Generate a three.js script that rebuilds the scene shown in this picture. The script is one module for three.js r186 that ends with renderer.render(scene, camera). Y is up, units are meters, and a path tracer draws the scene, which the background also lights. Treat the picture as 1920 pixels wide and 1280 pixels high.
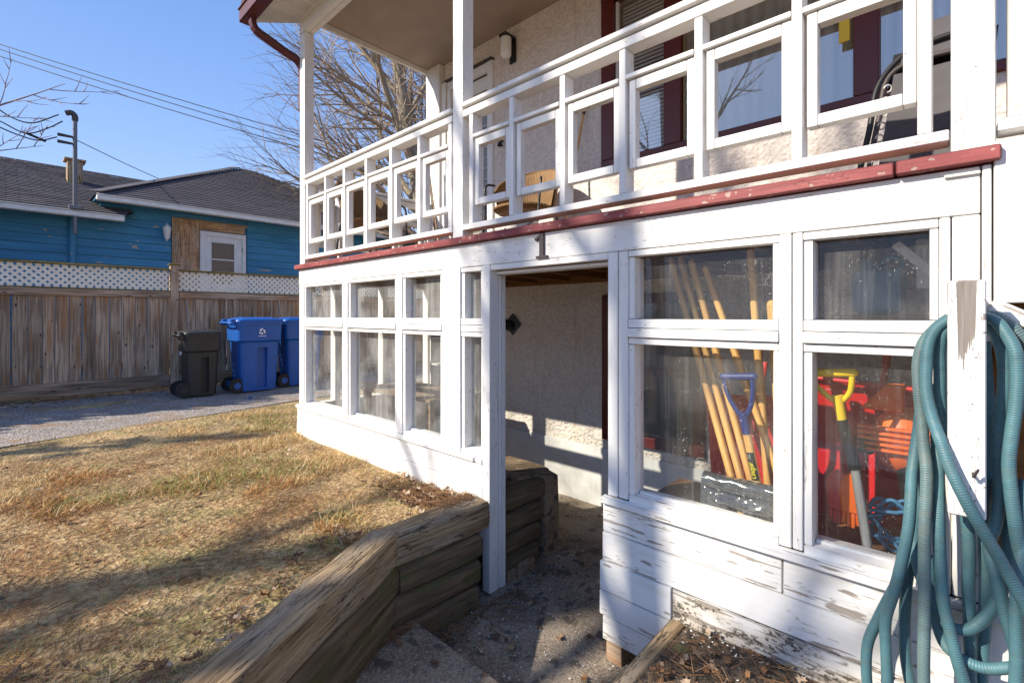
import * as THREE from 'three';
import { mergeGeometries } from 'three/addons/utils/BufferGeometryUtils.js';
import { TextGeometry } from 'three/addons/geometries/TextGeometry.js';
import { FontLoader } from 'three/addons/loaders/FontLoader.js';
import { Brush, Evaluator, SUBTRACTION } from 'three-bvh-csg';

// ---------------------------------------------------------------- camera, sky, sun, exposure
const scene = new THREE.Scene();
const camera = new THREE.PerspectiveCamera(2 * Math.atan(640 / 895) * 180 / Math.PI, 1.5, 0.05, 400);
camera.position.set(0, 1.75, 2.1);
camera.lookAt(-0.6819, 1.75, 2.1 - 0.7314);
camera.setViewOffset(1920, 1280, 0, 48, 1920, 1280);          // level camera with a slightly shifted lens
const SUN = new THREE.Vector3(-0.76, 1, 1.2).normalize();

function makeSky() {
  const w = 256, h = 128, data = new Float32Array(w * h * 4);
  const zen = [0.085, 0.19, 0.46], mid = [0.155, 0.29, 0.575], hor = [0.45, 0.57, 0.76];
  for (let j = 0; j < h; j++) for (let i = 0; i < w; i++) {
    const el = ((j + 0.5) / h - 0.5) * Math.PI, az = ((i + 0.5) / w - 0.5) * 2 * Math.PI;
    const d = [Math.cos(el) * Math.cos(az), Math.sin(el), Math.cos(el) * Math.sin(az)];
    const e = Math.max(0, d[1]);
    const a = Math.pow(1 - e, 4), b = Math.pow(1 - e, 1.6);
    const c = Math.max(0, d[0] * SUN.x + d[1] * SUN.y + d[2] * SUN.z);
    const glow = 0.18 * Math.pow(c, 8) + 0.35 * Math.pow(c, 40);
    for (let k = 0; k < 3; k++) {
      let v = zen[k] * (1 - b) + mid[k] * b * (1 - a) + hor[k] * a + glow * [1, 0.95, 0.85][k];
      if (d[1] < 0) v = hor[k] * 0.6;
      data[(j * w + i) * 4 + k] = v;
    }
    data[(j * w + i) * 4 + 3] = 1;
  }
  const t = new THREE.DataTexture(data, w, h, THREE.RGBAFormat, THREE.FloatType);
  t.mapping = THREE.EquirectangularReflectionMapping; t.magFilter = t.minFilter = THREE.LinearFilter; t.needsUpdate = true;
  return t;
}
scene.background = makeSky();
scene.environment = scene.background;
const sun = new THREE.DirectionalLight(new THREE.Color().setRGB(1, 0.915, 0.76), 4.6);
sun.position.copy(SUN).multiplyScalar(40); sun.target.position.set(-3, 1, 0);
sun.castShadow = true; sun.shadow.radius = 1.2; sun.shadow.mapSize.set(4096, 4096);
Object.assign(sun.shadow.camera, { left: -20, right: 20, top: 20, bottom: -20, near: 1, far: 90 });
scene.add(sun, sun.target);
const renderer = new THREE.WebGLRenderer({ antialias: true });
renderer.toneMapping = THREE.LinearToneMapping;
renderer.toneMappingExposure = 1.66;
renderer.shadowMap.enabled = true;

// ---------------------------------------------------------------- random numbers, noise, textures
let seedState = 7;
const rnd = () => { seedState = (seedState + 0x6d2b79f5) | 0; let t = Math.imul(seedState ^ (seedState >>> 15), 1 | seedState); t = (t + Math.imul(t ^ (t >>> 7), 61 | t)) ^ t; return ((t ^ (t >>> 14)) >>> 0) / 4294967296; };
const rr = (a, b) => a + (b - a) * rnd();
const seed = (n) => { seedState = n * 7919 + 13; };
const NT = new Float32Array(65536); seed(1); for (let i = 0; i < 65536; i++) NT[i] = rnd();
function vn(x, y, px, py, s) {                                    // value noise, tiles after px by py cells
  const x0 = Math.floor(x), y0 = Math.floor(y); let fx = x - x0, fy = y - y0;
  fx = fx * fx * (3 - 2 * fx); fy = fy * fy * (3 - 2 * fy);
  const xa = ((x0 % px) + px) % px, xb = (xa + 1) % px, ya = ((y0 % py) + py) % py, yb = (ya + 1) % py;
  const q = (a, b) => NT[(a * 131 + b * 7177 + s * 3571 + ((a * b) % 977) * 17) & 65535];
  return (q(xa, ya) * (1 - fx) + q(xb, ya) * fx) * (1 - fy) + (q(xa, yb) * (1 - fx) + q(xb, yb) * fx) * fy;
}
function fbm(u, v, fx, fy, oct, s) {
  let a = 0, w = 0.5, t = 0;
  for (let o = 0; o < oct; o++) { a += w * vn(u * fx, v * fy, fx, fy, s + o); t += w; w *= 0.5; fx *= 2; fy *= 2; }
  return a / t;
}
const sm = (a, b, x) => { const t = Math.min(1, Math.max(0, (x - a) / (b - a))); return t * t * (3 - 2 * t); };
const toS = (c) => 255 * (c <= 0.0031308 ? 12.92 * c : 1.055 * Math.pow(c, 1 / 2.4) - 0.055);
const mixc = (a, b, t) => [a[0] + (b[0] - a[0]) * t, a[1] + (b[1] - a[1]) * t, a[2] + (b[2] - a[2]) * t];
function texPair(w, h, fn) {                                      // fn(u, v) -> [r, g, b (linear), height, alpha]; gives { map, bump }
  const c = new Uint8Array(w * h * 4), b = new Uint8Array(w * h * 4);
  for (let j = 0; j < h; j++) for (let i = 0; i < w; i++) {
    const [r, g, bl, ht, al] = fn((i + 0.5) / w, (j + 0.5) / h), k = (j * w + i) * 4;
    c[k] = toS(Math.max(0, Math.min(1, r))); c[k + 1] = toS(Math.max(0, Math.min(1, g))); c[k + 2] = toS(Math.max(0, Math.min(1, bl))); c[k + 3] = 255;
    const q = Math.max(0, Math.min(255, (ht ?? 0.5) * 255)); b[k] = b[k + 1] = b[k + 2] = q; b[k + 3] = 255;
    if (al !== undefined) c[k + 3] = Math.max(0, Math.min(255, al * 255));
  }
  const mk = (d, srgb) => { const t = new THREE.DataTexture(d, w, h); t.wrapS = t.wrapT = THREE.RepeatWrapping; t.magFilter = THREE.LinearFilter; t.minFilter = THREE.LinearMipmapLinearFilter; t.generateMipmaps = true; if (srgb) t.colorSpace = THREE.SRGBColorSpace; t.needsUpdate = true; return t; };
  return { map: mk(c, true), bump: mk(b, false) };
}
const scaled = (t, sx, sy = sx) => { const c = t.clone(); c.repeat.set(sx, sy); c.needsUpdate = true; return c; };
const lin = (r, g, b) => new THREE.Color().setRGB(r, g, b);
function mat(o) {
  const m = o.transmission || o.clearcoat || o.sheen || o.specularIntensity !== undefined ? new THREE.MeshPhysicalMaterial() : new THREE.MeshStandardMaterial();
  m.roughness = 0.8; m.metalness = 0;
  for (const k in o) if (k === 'rgb') m.color = lin(...o.rgb); else if (k === 'tex') { m.map = scaled(o.tex.map, 1 / o.size, 1 / (o.sizeV || o.size)); if (o.bumpScale) m.bumpMap = scaled(o.tex.bump, 1 / o.size, 1 / (o.sizeV || o.size)); } else if (k !== 'size' && k !== 'sizeV') m[k] = o[k];
  return m;
}

// painted wood: u runs along the grain
const T = {};
const dots = (n, s, r0, r1) => { seed(s); const a = []; for (let i = 0; i < n; i++) a.push([rnd(), rnd(), rr(r0, r1), rnd()]); return a; };
function dotAt(list, u, v) { let m = 0; for (const d of list) { let x = Math.abs(u - d[0]), y = Math.abs(v - d[1]); if (x > 0.5) x = 1 - x; if (y > 0.5) y = 1 - y; if (x < d[2] && y < d[2]) { const q = 1 - Math.hypot(x, y) / d[2]; if (q > m) m = q; } } return m; }
const nails = dots(26, 3, 0.0022, 0.0042);
const hair = (n, w) => 1 - sm(0, w, Math.abs(n - 0.5));           // thin contour lines of a noise
T.paint = texPair(1024, 1024, (u, v) => {                          // tile 1.2 m
  const g = fbm(u, v, 3, 90, 4, 11), f = fbm(u, v, 60, 220, 2, 17), p = fbm(u, v, 4, 5, 3, 23);
  let a = 0.79 + 0.05 * (p - 0.5) + 0.02 * (g - 0.5), h = 0.55 + 0.3 * (g - 0.5) + 0.18 * (f - 0.5);
  let c = [a, a * 0.983, a * 0.965];
  const msk = fbm(u, v, 5, 9, 3, 37), k = hair(fbm(u, v, 3, 30, 4, 31), 0.012) * sm(0.56, 0.68, msk);
  c = mixc(c, [0.36, 0.31, 0.27], k * 0.8); h -= 0.4 * k;
  const ch = sm(0.77, 0.79, fbm(u, v, 34, 70, 3, 41)) * sm(0.5, 0.62, msk);
  c = mixc(c, [0.42, 0.36, 0.31], ch * 0.8); h -= 0.35 * ch;
  c = mixc(c, [0.60, 0.55, 0.49], 0.35 * sm(0.55, 0.8, fbm(u, v, 9, 24, 4, 43)));
  const n = dotAt(nails, u, v); c = mixc(c, [0.16, 0.12, 0.10], sm(0.1, 0.6, n)); h -= 0.4 * sm(0, 0.6, n);
  return [...c, h];
});
T.peel = texPair(1024, 1024, (u, v) => {                           // tile 1.0 m, flaking old paint
  const g = fbm(u, v, 3, 110, 4, 51), p = fbm(u, v, 4, 6, 3, 57), lo = fbm(u, v, 2, 5, 4, 67);
  let a = 0.78 + 0.07 * (p - 0.5), h = 0.62 + 0.35 * (g - 0.5), c = [a, a * 0.983, a * 0.965];
  c = mixc(c, [0.58, 0.53, 0.47], 0.4 * sm(0.5, 0.8, fbm(u, v, 6, 20, 4, 59)));
  let k = 0.75 * hair(fbm(u, v, 3, 34, 4, 61), 0.015) * sm(0.46, 0.62, fbm(u, v, 4, 6, 3, 63));
  k = Math.max(k, 0.8 * hair(fbm(u, v, 4, 52, 3, 65), 0.02) * sm(0.52, 0.62, lo));
  const q = sm(0.50, 0.525, fbm(u, v, 7, 70, 5, 71) * 0.52 + 0.48 * lo - 0.142 + 0.06 * (p - 0.5));
  k = Math.max(k, q);
  const wood = mixc([0.24, 0.205, 0.175], [0.47, 0.41, 0.36], fbm(u, v, 6, 150, 3, 81));
  c = mixc(c, wood, k); h -= 0.42 * k;
  return [...c, h];
});
T.mildew = texPair(1024, 512, (u, v) => {                          // tile 1.0 x 0.5 m: flaking paint with mud splash and black mildew
  const g = fbm(u, v, 3, 60, 4, 51), p = fbm(u, v, 4, 6, 3, 57), m = fbm(u, v, 3, 4, 4, 73), d = fbm(u, v, 90, 60, 2, 75);
  let a = 0.76 + 0.07 * (p - 0.5), h = 0.6 + 0.3 * (g - 0.5), c = [a, a * 0.975, a * 0.94];
  const cr = hair(fbm(u, v, 3, 20, 4, 61), 0.02) * sm(0.4, 0.58, p), pe = sm(0.56, 0.58, 0.5 * fbm(u, v, 6, 40, 5, 79) + 0.5 * m);
  c = mixc(c, [0.46, 0.37, 0.26], 0.6 * sm(0.46, 0.64, m)); c = mixc(c, [0.27, 0.22, 0.17], Math.max(cr, 0.8 * pe)); c = mixc(c, [0.05, 0.04, 0.03], 0.85 * sm(0.54, 0.62, d) * sm(0.52, 0.63, m)); h -= 0.35 * Math.max(cr, pe);
  return [...c, h];
});
T.stub = texPair(1024, 256, (u, v) => {                            // tile 0.70 x 0.2 m, u up the stub: bare grey wood at its top
  const g = fbm(u, v, 3, 40, 4, 83), p = fbm(u, v, 6, 5, 3, 85); let a = 0.78 + 0.06 * (p - 0.5), h = 0.62 + 0.3 * (g - 0.5), c = [a, a * 0.983, a * 0.97];
  let k = hair(fbm(u, v, 5, 18, 4, 87), 0.02) * sm(0.35, 0.6, p); k = Math.max(k, sm(0.0, 0.015, u - 0.99 + 0.30 * sm(0.42, 0.6, fbm(u * 0.3, v, 3, 9, 3, 89)) * (0.6 + 0.8 * fbm(u, v, 2, 40, 3, 91))));
  c = mixc(c, mixc([0.17, 0.145, 0.125], [0.32, 0.28, 0.25], fbm(u, v, 6, 60, 3, 93)), k); return [...c, h - 0.4 * k];
});
const tknots = dots(7, 15, 0.012, 0.03);
T.timber = texPair(1024, 512, (u, v) => {                          // tile 1.6 x 0.8 m, weathered landscape timber
  const g = fbm(u, v, 7, 55, 5, 91), f = fbm(u, v, 24, 180, 3, 97), p = fbm(u, v, 5, 6, 3, 101), mo = fbm(u, v, 7, 9, 4, 107);
  let c = mixc([0.135, 0.08, 0.038], [0.47, 0.335, 0.19], sm(0.2, 0.8, g * 0.55 + p * 0.25 + f * 0.2));
  c = mixc(c, [0.29, 0.255, 0.21], 0.45 * sm(0.45, 0.7, p));
  let h = 0.5 + 0.5 * (g - 0.5) + 0.25 * (f - 0.5);
  const k = Math.max(hair(fbm(u, v, 5, 40, 4, 113), 0.026) * sm(0.34, 0.5, fbm(u, v, 6, 8, 3, 117)), 0.9 * hair(fbm(u, v, 9, 90, 3, 119), 0.03) * sm(0.45, 0.6, p)); c = mixc(c, [0.03, 0.019, 0.011], k); const kn = dotAt(tknots, u, v); c = mixc(c, [0.07, 0.035, 0.018], sm(0.1, 0.6, kn)); h += 0.2 * kn; h -= 0.55 * k;
  return [...c, h];
});
T.mossy = texPair(1024, 512, (u, v) => {                           // the same timber, damp and green with algae
  const g = fbm(u, v, 7, 46, 5, 91), p = fbm(u, v, 5, 6, 3, 131), mo = fbm(u, v, 6, 10, 5, 137);
  let c = mixc([0.075, 0.05, 0.027], [0.21, 0.145, 0.08], sm(0.2, 0.8, g * 0.5 + p * 0.5));
  c = mixc(c, [0.085, 0.095, 0.022], 0.6 * sm(0.5, 0.72, mo));
  let h = 0.5 + 0.5 * (g - 0.5);
  const k = 0.9 * hair(fbm(u, v, 5, 40, 4, 143), 0.02) * sm(0.4, 0.6, p); c = mixc(c, [0.025, 0.018, 0.012], k); h -= 0.5 * k;
  return [...c, h];
});
const knots = dots(9, 9, 0.012, 0.03);
T.fence = texPair(512, 1024, (u, v) => {                           // tile 0.6 x 1.6 m, u across, v along the board
  const g = fbm(u, v, 60, 4, 4, 151), p = fbm(u, v, 5, 4, 4, 157), f = fbm(u, v, 160, 10, 2, 163);
  let c = mixc([0.17, 0.115, 0.075], [0.43, 0.35, 0.275], sm(0.25, 0.75, 0.55 * g + 0.45 * p));
  c = mixc(c, [0.30, 0.15, 0.06], 0.55 * sm(0.55, 0.75, fbm(u, v, 8, 3, 3, 167)));
  c = mixc(c, [0.09, 0.07, 0.055], 0.7 * sm(0.6, 0.78, fbm(u, v, 14, 3, 4, 173)));
  const k = dotAt(knots, u, v); c = mixc(c, [0.04, 0.025, 0.018], sm(0.15, 0.7, k));
  return [...c, 0.5 + 0.4 * (g - 0.5) + 0.2 * (f - 0.5) - 0.2 * k];
});
T.stucco = texPair(1024, 1024, (u, v) => {                         // tile 1.0 m
  const a = fbm(u, v, 52, 52, 3, 181), b = fbm(u, v, 5, 5, 4, 187), s = fbm(u, v, 16, 2, 4, 191);
  let c = [0.64 + 0.10 * (b - 0.5), 0.585 + 0.10 * (b - 0.5), 0.55 + 0.10 * (b - 0.5)];
  c = c.map((x) => x * (0.78 + 0.44 * a));
  c = mixc(c, [0.45, 0.30, 0.16], 0.25 * sm(0.66, 0.8, s));
  return [...c, a];
});
T.concrete = texPair(1024, 1024, (u, v) => {                       // tile 1.4 m, worn concrete with showing aggregate
  const a = fbm(u, v, 150, 150, 3, 201), b = fbm(u, v, 6, 6, 5, 207), d = fbm(u, v, 220, 220, 1, 211);
  let c = mixc([0.135, 0.10, 0.07], [0.37, 0.30, 0.225], sm(0.25, 0.75, b * 0.55 + a * 0.45));
  c = mixc(c, [0.5, 0.48, 0.45], 0.7 * sm(0.80, 0.9, d));
  c = mixc(c, [0.06, 0.05, 0.045], 0.75 * sm(0.6, 0.75, fbm(u, v, 22, 22, 4, 217)));
  return [...c, 0.5 * a + 0.3 * d + 0.2 * b];
});
T.soil = texPair(1024, 1024, (u, v) => {                           // tile 1.2 m
  const a = fbm(u, v, 60, 60, 4, 221), b = fbm(u, v, 6, 6, 4, 227), d = fbm(u, v, 200, 200, 1, 231);
  let c = mixc([0.035, 0.025, 0.018], [0.15, 0.105, 0.07], sm(0.25, 0.75, 0.6 * a + 0.4 * b));
  c = mixc(c, [0.33, 0.28, 0.22], 0.6 * sm(0.86, 0.95, d));
  return [...c, a];
});
T.lawn = texPair(1024, 1024, (u, v) => {                           // tile 2.2 m, thatch under the dry grass
  const a = fbm(u, v, 110, 110, 3, 241), b = fbm(u, v, 7, 7, 4, 247), g = fbm(u, v, 14, 14, 4, 251);
  let c = mixc([0.13, 0.085, 0.042], [0.56, 0.40, 0.21], sm(0.25, 0.72, 0.6 * a + 0.4 * b));
  c = mixc(c, [0.17, 0.18, 0.055], 0.4 * sm(0.55, 0.7, g));
  c = mixc(c, [0.30, 0.15, 0.06], 0.45 * sm(0.55, 0.72, fbm(u, v, 5, 5, 3, 257)));
  return [...c, a];
});
T.gravel = texPair(1024, 1024, (u, v) => {                         // tile 1.5 m
  const a = vn(u * 120, v * 120, 120, 120, 261), d = vn(u * 210, v * 210, 210, 210, 263), b = fbm(u, v, 6, 6, 4, 267);
  let c = mixc([0.11, 0.10, 0.095], [0.46, 0.43, 0.42], sm(0.2, 0.9, 0.45 * a + 0.35 * d + 0.2 * b));
  c = mixc(c, [0.26, 0.16, 0.09], 0.6 * sm(0.58, 0.75, fbm(u, v, 9, 9, 4, 271)));
  return [...c, 0.6 * a + 0.4 * d];
});
T.blue = texPair(1024, 512, (u, v) => {                            // tile 4 x 2 m, faded blue house paint
  const g = fbm(u, v, 10, 90, 4, 281), p = fbm(u, v, 6, 5, 4, 287);
  let c = mixc([0.026, 0.17, 0.32], [0.058, 0.265, 0.46], sm(0.2, 0.8, 0.5 * g + 0.5 * p));
  const k = sm(0.735, 0.75, fbm(u, v, 18, 30, 4, 293) * 0.65 + 0.35 * fbm(u, v, 3, 2, 2, 297)); c = mixc(c, [0.42, 0.33, 0.25], k);
  return [...c, 0.5 + 0.3 * (g - 0.5) - 0.3 * k];
});
T.granule = texPair(512, 512, (u, v) => {
  const a = vn(u * 200, v * 200, 200, 200, 301), b = fbm(u, v, 6, 6, 4, 307), s = 0.6 + 0.8 * (0.6 * a + 0.4 * b);
  return [0.082 * s, 0.074 * s, 0.085 * s, a];
});
T.wood = texPair(512, 512, (u, v) => {                             // turned handles, plywood: u along the grain
  const g = fbm(u, v, 2, 50, 4, 311), p = fbm(u, v, 3, 4, 3, 313);
  const c = mixc([0.48, 0.24, 0.065], [0.72, 0.44, 0.15], sm(0.25, 0.75, 0.6 * g + 0.4 * p));
  return [...c, g];
});
T.bark = texPair(256, 512, (u, v) => { const g = fbm(u, v, 14, 6, 4, 321), k = 0.55 + 0.9 * g; return [0.27 * k, 0.225 * k, 0.17 * k, g]; });
T.rough = texPair(512, 512, (u, v) => { const g = fbm(u, v, 8, 8, 5, 331), k = 0.86 + 0.28 * g; return [k * 0.9, k * 0.9, k * 0.9, 0.5 * g + 0.5 * fbm(u, v, 70, 70, 2, 337)]; });
T.rib = texPair(64, 2048, (u, v) => { const s = 0.5 + 0.5 * Math.cos(v * 2 * Math.PI * 120), n = fbm(u, v, 2, 24, 4, 339), d = sm(0.52, 0.72, fbm(u, v, 3, 40, 4, 340)); let c = [0.9, 0.9, 0.9].map((q) => q * (0.93 + 0.07 * s) * (0.78 + 0.4 * n)); c = mixc(c, [1.5, 1.0, 0.85].map((q) => q * 0.8), 0.4 * d); return [...c, s * (1 - 0.6 * d)]; });
T.red = texPair(1024, 256, (u, v) => { const g = fbm(u, v, 6, 30, 4, 343), p = fbm(u, v, 9, 3, 4, 345), k = sm(0.74, 0.76, fbm(u, v, 60, 20, 3, 347)), cr = hair(fbm(u, v, 8, 10, 4, 349), 0.01) * sm(0.5, 0.65, p); let c = mixc([0.19, 0.032, 0.034], [0.34, 0.075, 0.075], sm(0.2, 0.8, 0.5 * g + 0.5 * p)); c = mixc(c, [0.42, 0.30, 0.26], 0.8 * k); c = mixc(c, [0.06, 0.02, 0.02], 0.7 * cr); return [...c, 0.5 + 0.4 * (g - 0.5) - 0.4 * Math.max(k, cr)]; });
T.wicker = texPair(256, 256, (u, v) => { const a = 0.5 + 0.5 * Math.cos(u * 2 * Math.PI * 24), b = fbm(u, v, 24, 3, 3, 341); const c = mixc([0.11, 0.055, 0.018], [0.38, 0.215, 0.085], sm(0.1, 0.9, 0.65 * a + 0.35 * b)); return [...c, a]; });
const dirtTex = (film, S) => texPair(1024, 1024, (u, v) => {        // grime on the panes: film, drip streaks, smears, scratches, specks; alpha in [4]
  const st = fbm(u, v, 150, 4, 3, S), cl = fbm(u, v, 5, 4, 4, S + 7), sc = fbm(u, v, 9, 9, 4, S + 11), sp = vn(u * 300, v * 300, 300, 300, S + 13), sp2 = vn(u * 90, v * 90, 90, 90, S + 17), fine = fbm(u, v, 160, 160, 2, S + 19);
  let a = film * (0.3 + 0.5 * fine) + film * 1.0 * sm(0.45, 0.8, st) * sm(0.3, 0.7, cl) + film * 1.1 * sm(0.45, 0.75, cl);
  a = Math.max(a, 0.55 * hair(fbm(u + 0.2 * sc, v, 4, 5, 3, S + 23), 0.0035) * sm(0.52, 0.66, sc));
  a = Math.max(a, 0.85 * sm(0.90, 0.97, sp) * sm(0.46, 0.62, sc), 0.6 * sm(0.96, 0.99, sp2) * sm(0.4, 0.6, fine));
  const c = 0.55 + 0.14 * (sc - 0.5); return [c, c * 0.985, c * 0.96, 0.5, a];
});
T.dirt = dirtTex(0.06, 351); T.dirtHeavy = dirtTex(0.16, 381);

// ---------------------------------------------------------------- materials
const M = {
  paint: mat({ tex: T.paint, size: 1.2, bumpScale: 0.0016, roughness: 0.55 }),
  peel: mat({ tex: T.peel, size: 1.0, bumpScale: 0.0022, roughness: 0.7 }),
  red: mat({ tex: T.red, size: 1.6, sizeV: 0.4, bumpScale: 0.0025, roughness: 0.6 }),
  maroon: mat({ tex: T.rough, size: 0.5, rgb: [0.125, 0.017, 0.012], bumpScale: 0.0006, roughness: 0.35 }),
  gutter: mat({ tex: T.rough, size: 0.5, rgb: [0.115, 0.032, 0.03], bumpScale: 0.0005, roughness: 0.4 }),
  timber: mat({ tex: T.timber, size: 1.6, sizeV: 0.8, bumpScale: 0.009, roughness: 0.9 }),
  mossy: mat({ tex: T.mossy, size: 1.6, sizeV: 0.8, bumpScale: 0.007, roughness: 0.9 }),
  fence: mat({ tex: T.fence, size: 0.6, sizeV: 1.6, rgb: [1.2, 1.1, 1.0], bumpScale: 0.003, roughness: 0.9 }),
  fence2: mat({ tex: T.fence, size: 0.6, sizeV: 1.6, rgb: [1.42, 1.3, 1.17], bumpScale: 0.003, roughness: 0.9 }),
  fence3: mat({ tex: T.fence, size: 0.6, sizeV: 1.6, rgb: [0.95, 0.88, 0.8], bumpScale: 0.003, roughness: 0.9 }),
  stucco: mat({ tex: T.stucco, size: 1.0, rgb: [1.12, 1.1, 1.08], bumpScale: 0.008, roughness: 0.95 }),
  stuccoOld: mat({ tex: T.stucco, size: 1.0, rgb: [1.16, 1.13, 1.08], bumpScale: 0.014, roughness: 0.95 }),
  whiteWash: mat({ tex: T.rough, size: 0.8, rgb: [0.80, 0.79, 0.77], bumpScale: 0.002, roughness: 0.8 }),
  ceiling: mat({ tex: T.rough, size: 1.6, rgb: [0.40, 0.315, 0.255], bumpScale: 0.0008, roughness: 0.7 }),
  soffit: mat({ tex: T.rough, size: 1.0, rgb: [0.78, 0.75, 0.72], roughness: 0.5 }),
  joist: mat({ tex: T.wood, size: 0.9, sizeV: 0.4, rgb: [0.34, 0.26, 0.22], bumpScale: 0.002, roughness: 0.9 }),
  concrete: mat({ tex: T.concrete, size: 1.4, bumpScale: 0.006, roughness: 0.9 }),
  concreteOld: mat({ tex: T.concrete, size: 1.4, rgb: [1.0, 0.9, 0.78], bumpScale: 0.008, roughness: 0.95 }),
  soil: mat({ tex: T.soil, size: 1.2, bumpScale: 0.02, roughness: 1 }),
  lawn: mat({ tex: T.lawn, size: 2.2, bumpScale: 0.02, roughness: 1 }),
  gravel: mat({ tex: T.gravel, size: 1.5, rgb: [1.12, 1.05, 0.98], bumpScale: 0.012, roughness: 0.95 }),
  blue: mat({ tex: T.blue, size: 4, sizeV: 2, bumpScale: 0.003, roughness: 0.6 }),
  granule: mat({ tex: T.granule, size: 0.8, bumpScale: 0.003, roughness: 0.95 }),
  plywood: mat({ tex: T.timber, size: 1.2, sizeV: 0.8, rgb: [1.55, 1.36, 1.34], bumpScale: 0.002, roughness: 0.9 }),
  greyPly: mat({ tex: T.timber, size: 1.6, sizeV: 0.8, rgb: [1.3, 1.3, 1.35], bumpScale: 0.002, roughness: 0.95 }),
  wood: mat({ tex: T.wood, size: 0.5, bumpScale: 0.0006, roughness: 0.5 }),
  vinyl: mat({ tex: T.rough, size: 0.7, rgb: [0.78, 0.78, 0.78], roughness: 0.45 }),
  lattice: mat({ tex: T.rough, size: 0.6, rgb: [0.88, 0.82, 0.71], roughness: 0.6 }),
  algae: mat({ tex: T.timber, size: 1.6, sizeV: 0.8, rgb: [0.8, 0.9, 0.55], bumpScale: 0.004, roughness: 0.95 }),
  bark: mat({ tex: T.bark, size: 0.5, sizeV: 1, bumpScale: 0.01, roughness: 0.95 }),
  twig: mat({ rgb: [0.29, 0.215, 0.15], roughness: 0.8 }),
  twigDark: mat({ rgb: [0.25, 0.15, 0.13], roughness: 0.8 }),
  black: mat({ rgb: [0.016, 0.016, 0.017], roughness: 0.4 }),
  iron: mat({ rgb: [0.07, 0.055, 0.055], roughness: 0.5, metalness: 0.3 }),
  steel: mat({ rgb: [0.16, 0.16, 0.18], roughness: 0.45, metalness: 0.5 }),
  dark: mat({ rgb: [0.03, 0.027, 0.025], roughness: 0.9 }),
  room: mat({ rgb: [0.22, 0.19, 0.17], roughness: 0.9 }),
  curtain: mat({ rgb: [0.70, 0.64, 0.54], roughness: 0.95, transmission: 0.25, thickness: 0 }),
  cartBlue: mat({ tex: T.rough, size: 0.6, rgb: [0.008, 0.10, 0.42], bumpScale: 0.0008, roughness: 0.42 }),
  cartGrey: mat({ tex: T.rough, size: 0.6, rgb: [0.028, 0.027, 0.026], bumpScale: 0.0008, roughness: 0.5 }),
  rubber: mat({ rgb: [0.02, 0.02, 0.02], roughness: 0.8 }),
  hose: mat({ tex: T.rib, size: 0.1, sizeV: 0.84, rgb: [0.085, 0.20, 0.235], bumpScale: 0.0007, roughness: 0.52 }),
  hoseGrey: mat({ tex: T.rib, size: 0.1, sizeV: 0.84, rgb: [0.14, 0.22, 0.23], bumpScale: 0.0009, roughness: 0.5 }),
  wicker: mat({ tex: T.wicker, size: 0.35, bumpScale: 0.003, roughness: 0.7 }),
  fabric: mat({ tex: T.rough, size: 0.3, rgb: [0.095, 0.088, 0.095], bumpScale: 0.001, roughness: 0.85 }),
  blueGrip: mat({ rgb: [0.003, 0.02, 0.15], roughness: 0.5 }),
  yellow: mat({ rgb: [0.85, 0.56, 0.02], roughness: 0.35 }),
  orange: mat({ rgb: [0.86, 0.15, 0.012], roughness: 0.45 }),
  redPlastic: mat({ rgb: [0.58, 0.016, 0.02], roughness: 0.35 }),
  aluminium: mat({ rgb: [0.62, 0.62, 0.60], roughness: 0.4, metalness: 0.6 }),
  blueCord: mat({ rgb: [0.06, 0.22, 0.42], roughness: 0.5 }),
  plasticWrap: mat({ rgb: [0.05, 0.055, 0.06], roughness: 0.14, specularIntensity: 1, clearcoat: 1, clearcoatRoughness: 0.12 }),
  milk: mat({ rgb: [0.82, 0.82, 0.80], roughness: 0.25 }),
  brass: mat({ rgb: [0.30, 0.22, 0.10], roughness: 0.4, metalness: 0.6 }),
  glass: mat({ rgb: [0.96, 0.98, 0.97], roughness: 0.0, transmission: 1, thickness: 0, ior: 1.55 }),
  mirrorGlass: mat({ rgb: [0.90, 0.94, 0.96], roughness: 0.0, transmission: 1, thickness: 0, ior: 3.6 }),
  dirt: mat({ tex: T.dirt, size: 1.1, roughness: 1, transparent: true }), dirtHeavy: mat({ tex: T.dirtHeavy, size: 0.9, roughness: 1, transparent: true }),
  mildew: mat({ tex: T.mildew, size: 1.0, sizeV: 0.5, bumpScale: 0.0025, roughness: 0.8 }),
  stub: mat({ tex: T.stub, size: 0.7, sizeV: 0.2, bumpScale: 0.003, roughness: 0.75 }),
  leaf: mat({ rgb: [1, 1, 1], roughness: 0.85, side: THREE.DoubleSide }),
  needle: mat({ rgb: [0.035, 0.065, 0.022], roughness: 0.8, side: THREE.DoubleSide }),
  wire: mat({ rgb: [0.015, 0.015, 0.02], roughness: 0.6 }),
};

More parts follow.
